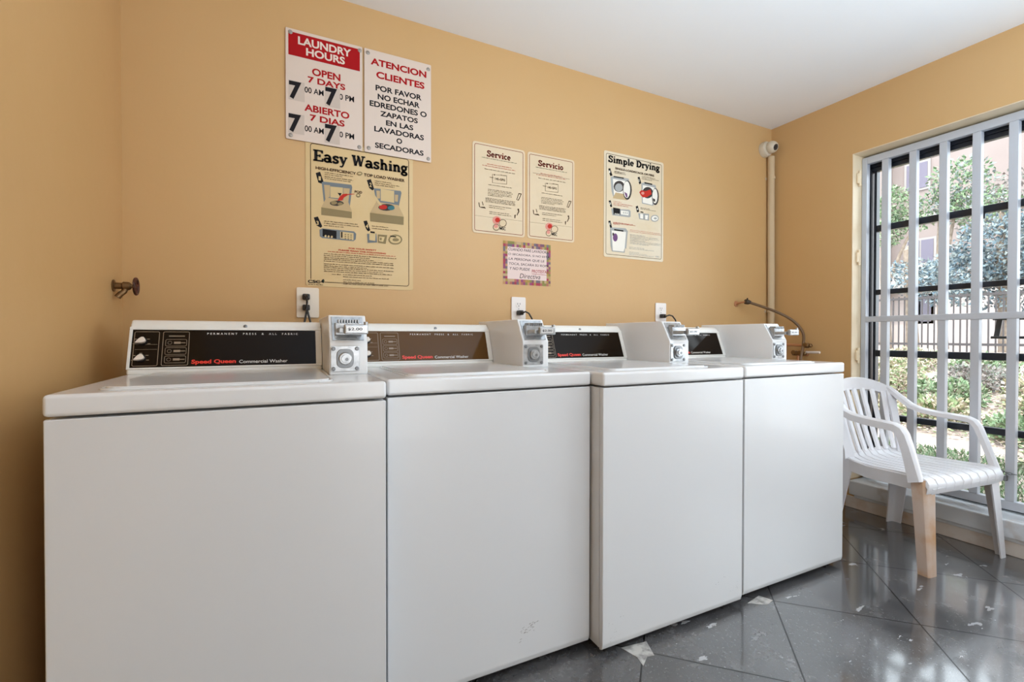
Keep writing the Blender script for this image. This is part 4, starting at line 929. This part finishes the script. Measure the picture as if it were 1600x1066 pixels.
# handwritten note with a patchwork border
s6 = thing('handwritten_note', 'handwritten Spanish note with a multicoloured border below the service cards', 'note', (1.5025, -.0006, 1.279))
W_, H_ = .275, .217; obj('paper', MB().box(0, W_, -.0006, 0, 0, H_), mat('note_paper', (.72, .56, .51), .6), s6, smooth=False)
pc = [(.36, .055, .085), (.19, .09, .13), (.38, .25, .07), (.48, .26, .12), (.17, .14, .16), (.42, .29, .13), (.24, .22, .07), (.40, .14, .11), (.28, .075, .16), (.47, .33, .19)]
bm_ = MB(); rnd = random.Random(3); bw = .024
def cells(u0, u1, v0, v1):
    n = max(1, round(max(u1 - u0, v1 - v0) / .0125)); hz = (u1 - u0) > (v1 - v0)
    for i in range(n):
        for j in range(2):
            if hz: q = (u0 + (u1 - u0) * i / n, u0 + (u1 - u0) * (i + 1) / n, v0 + (v1 - v0) * j / 2, v0 + (v1 - v0) * (j + 1) / 2)
            else: q = (u0 + (u1 - u0) * j / 2, u0 + (u1 - u0) * (j + 1) / 2, v0 + (v1 - v0) * i / n, v0 + (v1 - v0) * (i + 1) / n)
            bm_.poly([(q[0], -.0008, q[2]), (q[1], -.0008, q[2]), (q[1], -.0008, q[3]), (q[0], -.0008, q[3])], rnd.randrange(10))
cells(0, W_, 0, .028); cells(0, W_, H_ - .028, H_); cells(0, bw, .028, H_ - .028); cells(W_ - bw, W_, .028, H_ - .028)
obj('patchwork_border', bm_, [pm('patch', c) for c in pc], s6, smooth=False)
t = MB(); HAND = pm('ink_black', (.03, .012, .02)); INKR = pm('ink_red', (.34, .03, .04))
for s, u0, u1, v0, v1 in (('CUANDO PARE LAVADORA', .028, .262, .170, .184), ('O SECADORA, SI NO ESTÁ', .028, .268, .146, .160), ('LA PERSONA QUE LE', .030, .236, .121, .135), ('TOCA, SACARA SU ROPA', .030, .264, .097, .111), ('Y NO PUEDE', .034, .150, .074, .088)):
    put_text(t, s, (u0, v0, u1, v1), FLAT, .0010, 0, bold=.006, slant=.15)
put_text(t, 'PROTESTAR', (.162, .066, .262, .082), FLAT, .0010, 1, bold=.012, slant=.15); t.poly([(.162, -.001, .061), (.25, -.001, .059), (.25, -.001, .057), (.162, -.001, .059)], 1)
put_text(t, 'Directiva', (.092, .034, .212, .058), FLAT, .0010, 0, slant=.25)
obj('handwriting', t, [HAND, INKR], s6, smooth=False)

# ------------------------------------------------------------------ outside the window
def gz(x): return 0.0 if x < 4.4 else min(.70, (x - 4.4) * .0925)
SOIL = mat('leaf_litter_soil', (.37, .29, .255), .9, noise=(4.5, (.28, .22, .17), .45, .72), bump=(25, .4))
g = MB(); xs = [3.85, 4.4, 5.2, 6, 7, 8, 9, 10, 11, 12, 14, 18, 26]
g.loft([[(x, -9, gz(x) - .03), (x, 16, gz(x) - .03)] for x in xs], closed=False)
gr = struct('ground', g, SOIL)
def leaves(mb, c, r, n, size, rnd, shell=.45, mats=3, flat=.6, up=0.0):
    for _ in range(n):
        while True:
            v = Vector((rnd.uniform(-1, 1), rnd.uniform(-1, 1), rnd.uniform(-1, 1)))
            if shell < v.length < 1: break
        p = Vector(c) + Vector((v.x * r[0], v.y * r[1], v.z * r[2])); s = size * rnd.uniform(.6, 1.35)
        d = (v.normalized() * .6 + Vector((rnd.gauss(0, .6), rnd.gauss(0, .6), rnd.gauss(0, .6) + up))).normalized()
        sd = d.cross(Vector((rnd.gauss(0, 1), rnd.gauss(0, 1), rnd.gauss(0, 1)))).normalized(); nn = d.cross(sd)
        mb.poly([p, p + d * s * .45 + sd * s * .28 + nn * s * .08, p + d * s, p + d * s * .45 - sd * s * .28 + nn * s * .08], rnd.randrange(mats))
LEAF = lambda n, *cs: [mat(n + '_leaf', c, .6) for c in cs]
GRN = LEAF('green', (0.104, 0.168, 0.080), (0.144, 0.208, 0.104), (0.192, 0.216, 0.136)); BLU = LEAF('bluish', (0.080, 0.124, 0.152), (0.120, 0.160, 0.176), (0.176, 0.200, 0.192))
YEL = LEAF('groundcover', (0.15, 0.20, 0.085), (0.28, 0.25, 0.15), (0.38, 0.31, 0.24)); DUST = LEAF('dusty', (.17, .15, .135), (.20, .165, .15), (.135, .145, .12))
BARK = mat('bark', (0.160, 0.120, 0.088), .9, noise=(12, (0.240, 0.192, 0.152), .4, .7))
rnd = random.Random(11)
# grass strip
gm = MB()
for _ in range(15000):
    x = rnd.uniform(3.95, 5.5); y = rnd.uniform(-1.6, 1.2); h = rnd.uniform(.02, .05); a = rnd.uniform(0, PI); w = .006; z = gz(x) - .03
    dx, dy = math.cos(a) * w, math.sin(a) * w; lx, ly = rnd.gauss(0, .02), rnd.gauss(0, .02)
    gm.poly([(x - dx, y - dy, z), (x + dx, y + dy, z), (x + lx, y + ly, z + h)], rnd.randrange(3))
tag(obj('grass', gm, LEAF('grass', (.08, .15, .06), (.12, .19, .085), (.17, .20, .12)), smooth=False), 'short green grass just outside the barred window', 'grass', kind='stuff')
# low creeping ground cover over the leaf litter
gc = MB()
for _ in range(16000):
    x = rnd.uniform(5.2, 11.6); u = rnd.uniform(-.05, 1.05); d0 = x - .513; y = -2.113 + d0 / (3.55 - 1.5 * u)
    if math.sin(x * 2.1 + y * 3.3) + math.sin(x * 4.3 - y * 2.2) + rnd.gauss(0, .7) < .1: continue
    z = gz(x) - .03 + rnd.uniform(.005, .09); s_ = rnd.uniform(.02, .05); a = rnd.uniform(0, 2 * PI)
    d = Vector((math.cos(a), math.sin(a), rnd.uniform(-.3, .5))); q = d.cross(Vector((rnd.gauss(0, .4), rnd.gauss(0, .4), 1))).normalized()
    p = Vector((x, y, z)); gc.poly([p, p + d * s_ * .5 + q * s_ * .3, p + d * s_, p + d * s_ * .5 - q * s_ * .3], rnd.randrange(4))
tag(obj('ground_cover', gc, YEL + [LEAF('pinkish', (.32, .24, .21))[0]], smooth=False), 'creeping yellow and green ground cover over leaf litter outside', 'ground cover', kind='stuff')
# ground-cover shrubs
def shrub(label, x, y, r, h, mats, n=1100, size=.055, group=None):
    t = thing('shrub', label, 'shrub', (x, y, gz(x) - .03), 0, group)
    m = MB(); leaves(m, (0, 0, h * .5), (r, r, h * .55), n, size, rnd, .2, len(mats), up=.25); obj('foliage', m, mats, t, smooth=False)
    s = MB()
    for k in range(5): a = k * 1.3; s.tube([(0, 0, 0), (.3 * r * math.cos(a), .3 * r * math.sin(a), h * .4), (.6 * r * math.cos(a), .6 * r * math.sin(a), h * .75)], .008, 6)
    obj('stems', s, BARK, t)
gp = 'low shrubs outside the window'
for x, y, r, h, m in ((6.3, 0.15, 0.3, 0.26, YEL), (6.5, 0.9, 0.32, 0.28, YEL), (7, -0.45, 0.32, 0.28, YEL), (7.2, 0.42, 0.34, 0.3, GRN), (7.75, 1.15, 0.34, 0.32, YEL), (7.9, -0.15, 0.34, 0.3, YEL), (8.3, 0.55, 0.36, 0.32, DUST), (8.7, 1.6, 0.38, 0.34, YEL), (9, -0.05, 0.36, 0.3, DUST), (6.05, -0.55, 0.27, 0.24, GRN), (9.4, 0.85, 0.38, 0.32, GRN), (7.05, 1.55, 0.3, 0.3, GRN), (9.9, 1.9, 0.38, 0.34, YEL), (5.8, 0.74, 0.19, 0.20, DUST), (10.2, 0.2, 0.36, 0.3, YEL)):
    kd = 'bright green' if m is GRN else 'yellow flecked' if m is YEL else 'dry dusty'; shrub('low %s shrub in the sunny bed outside the window' % kd, x, y, r, h, m, group=kd + ' ' + gp)
# iron fence
FE = mat('dark_iron', (.035, .028, .028), .6)
fence = thing('iron_fence', 'iron picket fence across the yard beyond the window', 'fence', (12.0, 0, gz(12) - .03))
for z in (.18, 1.10): obj('rail', MB().box(-.02, .02, -1.2, 6.0, z, z + .045), FE, fence, smooth=False)
for k in range(60): y = -.4 + .098 * k; obj('picket', MB().box(-.010, .010, y - .010, y + .010, .06, 1.17, 0), FE, fence, smooth=False)
for y in (-1.1, 1.3, 3.7, 6.0): obj('post', MB().box(-.03, .03, y - .03, y + .03, 0, 1.22, .005, 1), FE, fence)
# trees and bushes beyond the fence
def tree(label, x, y, z0, blobs, mats, n, size, trunk=True):
    t = thing('tree', label, 'tree', (x, y, gz(x) - .03), 0); b0 = gz(x) - .03
    m = MB()
    for (dx, dy, z, rx, ry, rz) in blobs: leaves(m, (dx, dy, z - b0), (rx, ry, rz), int(n * rx * rz), size, rnd, .25, len(mats))
    obj('foliage', m, mats, t, smooth=False)
    s = MB(); s.tube([(0, 0, 0), (.03, .05, 1.2), (-.02, .1, 2.3), (.05, .1, z0)], [.13, .11, .08, .03], 10)
    for (dx, dy, z, rx, ry, rz) in blobs: s.tube([(0, .08, 1.6), (dx * .5, dy * .5, 1.6 + (z - b0 - 1.6) * .6), (dx, dy, z - b0)], [.06, .04, .015], 7)
    obj('trunk', s, BARK, t)
tree('bluish leafy tree, the big one at the right of the window view', 15, 2.35, 3.4, [(0, 0, 3.0, 1.0, .95, .8), (0, .75, 2.5, .8, .8, .6), (.2, -.8, 3.2, .8, .9, .8), (0, -.1, 2.1, .9, 1.3, .5), (0, -1.0, 2.3, .8, .8, .55)], BLU, 3300, .10)
tree('green tree with a high crown reaching the top of the window', 17.2, 4.3, 5.0, [(0, -.35, 5.3, .6, .7, .62), (0, .1, 4.75, .5, .6, .4), (0, -.7, 4.5, .7, .8, .5)], [GRN[0], GRN[1], BLU[2]], 2300, .11)
tree('pale dusty tree farthest back, in front of the building', 19.5, 3.0, 5.2, [(0, .2, 5.2, .8, 1.1, .7), (0, -.9, 5.9, .8, .9, .6), (0, 1.2, 4.6, .7, .8, .5)], DUST, 1500, .12)
tree('slim green tree at the left of the window view', 16, 5.1, 4.6, [(0, -.1, 4.75, .42, .42, .55), (0, .0, 4.1, .38, .38, .55), (.1, -.6, 4.15, .3, .4, .22)], GRN, 3200, .10)
tree('dark bluish bush just behind the fence, left of the big tree', 13.2, 3.3, 2.4, [(0, 0, 2.35, .5, .5, .45), (0, -.5, 2.1, .45, .45, .4)], BLU, 3300, .085)
# tan apartment building
BW = mat('pinkish_stucco', (.19, .148, .135), .8, noise=(.8, (.21, .168, .153), .35, .7))
bd = thing('apartment_building', 'pinkish tan apartment building behind the trees outside', 'building', (22, 6, .6))
obj('wall', MB().box(0, 2, -9, 5, 0, 9.8), BW, bd, smooth=False)
obj('corner_pier', MB().box(-.7, 0, 1.75, 5, 0, 9.8), mat('pale_stucco', (.19, .15, .135), .8), bd, smooth=False)
BWIN = mat('building_window', (0.096, 0.080, 0.112), .3); BTR = mat('building_trim', (0.25, 0.225, 0.212), .7)
for y0, y1, z0, z1 in ((.55, 1.35, 5.9, 7.0), (.35, 1.3, 3.1, 4.1), (.4, 1.25, .9, 2.0)):
    f = obj('window', MB().box(-.05, 0, y0, y1, z0, z1), BTR, bd, smooth=False); obj('pane', MB().box(-.07, -.05, y0 + .08, (y0 + y1) / 2 - .03, z0 + .08, z1 - .08).box(-.07, -.05, (y0 + y1) / 2 + .03, y1 - .08, z0 + .08, z1 - .08), BWIN, f, smooth=False)
obj('balcony', MB().box(-.9, 0, .1, 1.75, 2.2, 3.05), BTR, bd, smooth=False)
obj('brightened_base', MB().box(-.05, 0, -9, 5, 0, 2.5), mat('brightened_base_stucco', (.42, .36, .335), .8), bd, smooth=False)  # paler colour added to brighten the lower wall shaded by the trees
obj('ledge', MB().box(-.12, 0, -9, 5, 4.75, 5.0), BTR, bd, smooth=False)
# low black rail standing on the grass just outside
hr = thing('metal_rail', 'black metal rail seen low through the bars at the right edge', 'rail', (4.3, -.9, -.03))
RB = mat('black_rail', (.010, .011, .013), .4)
obj('top_bar', MB().box(-.008, .008, -1.6, .010, 1.145, 1.155, .002, 1), RB, hr); obj('lower_bar', MB().box(-.009, .009, -1.6, .018, 1.036, 1.051, .002, 1), RB, hr)
obj('end_plate', MB().prism([(-.006, -.008, 1.150), (-.006, -.032, 1.150), (-.006, -.018, 1.045), (-.006, .006, 1.045)], (.012, 0, 0)), RB, hr)
obj('post', MB().box(-.02, .02, -.62, -.58, 0, 1.15, .003, 1), RB, hr); obj('post', MB().box(-.02, .02, -1.6, -1.56, 0, 1.15, .003, 1), RB, hr)
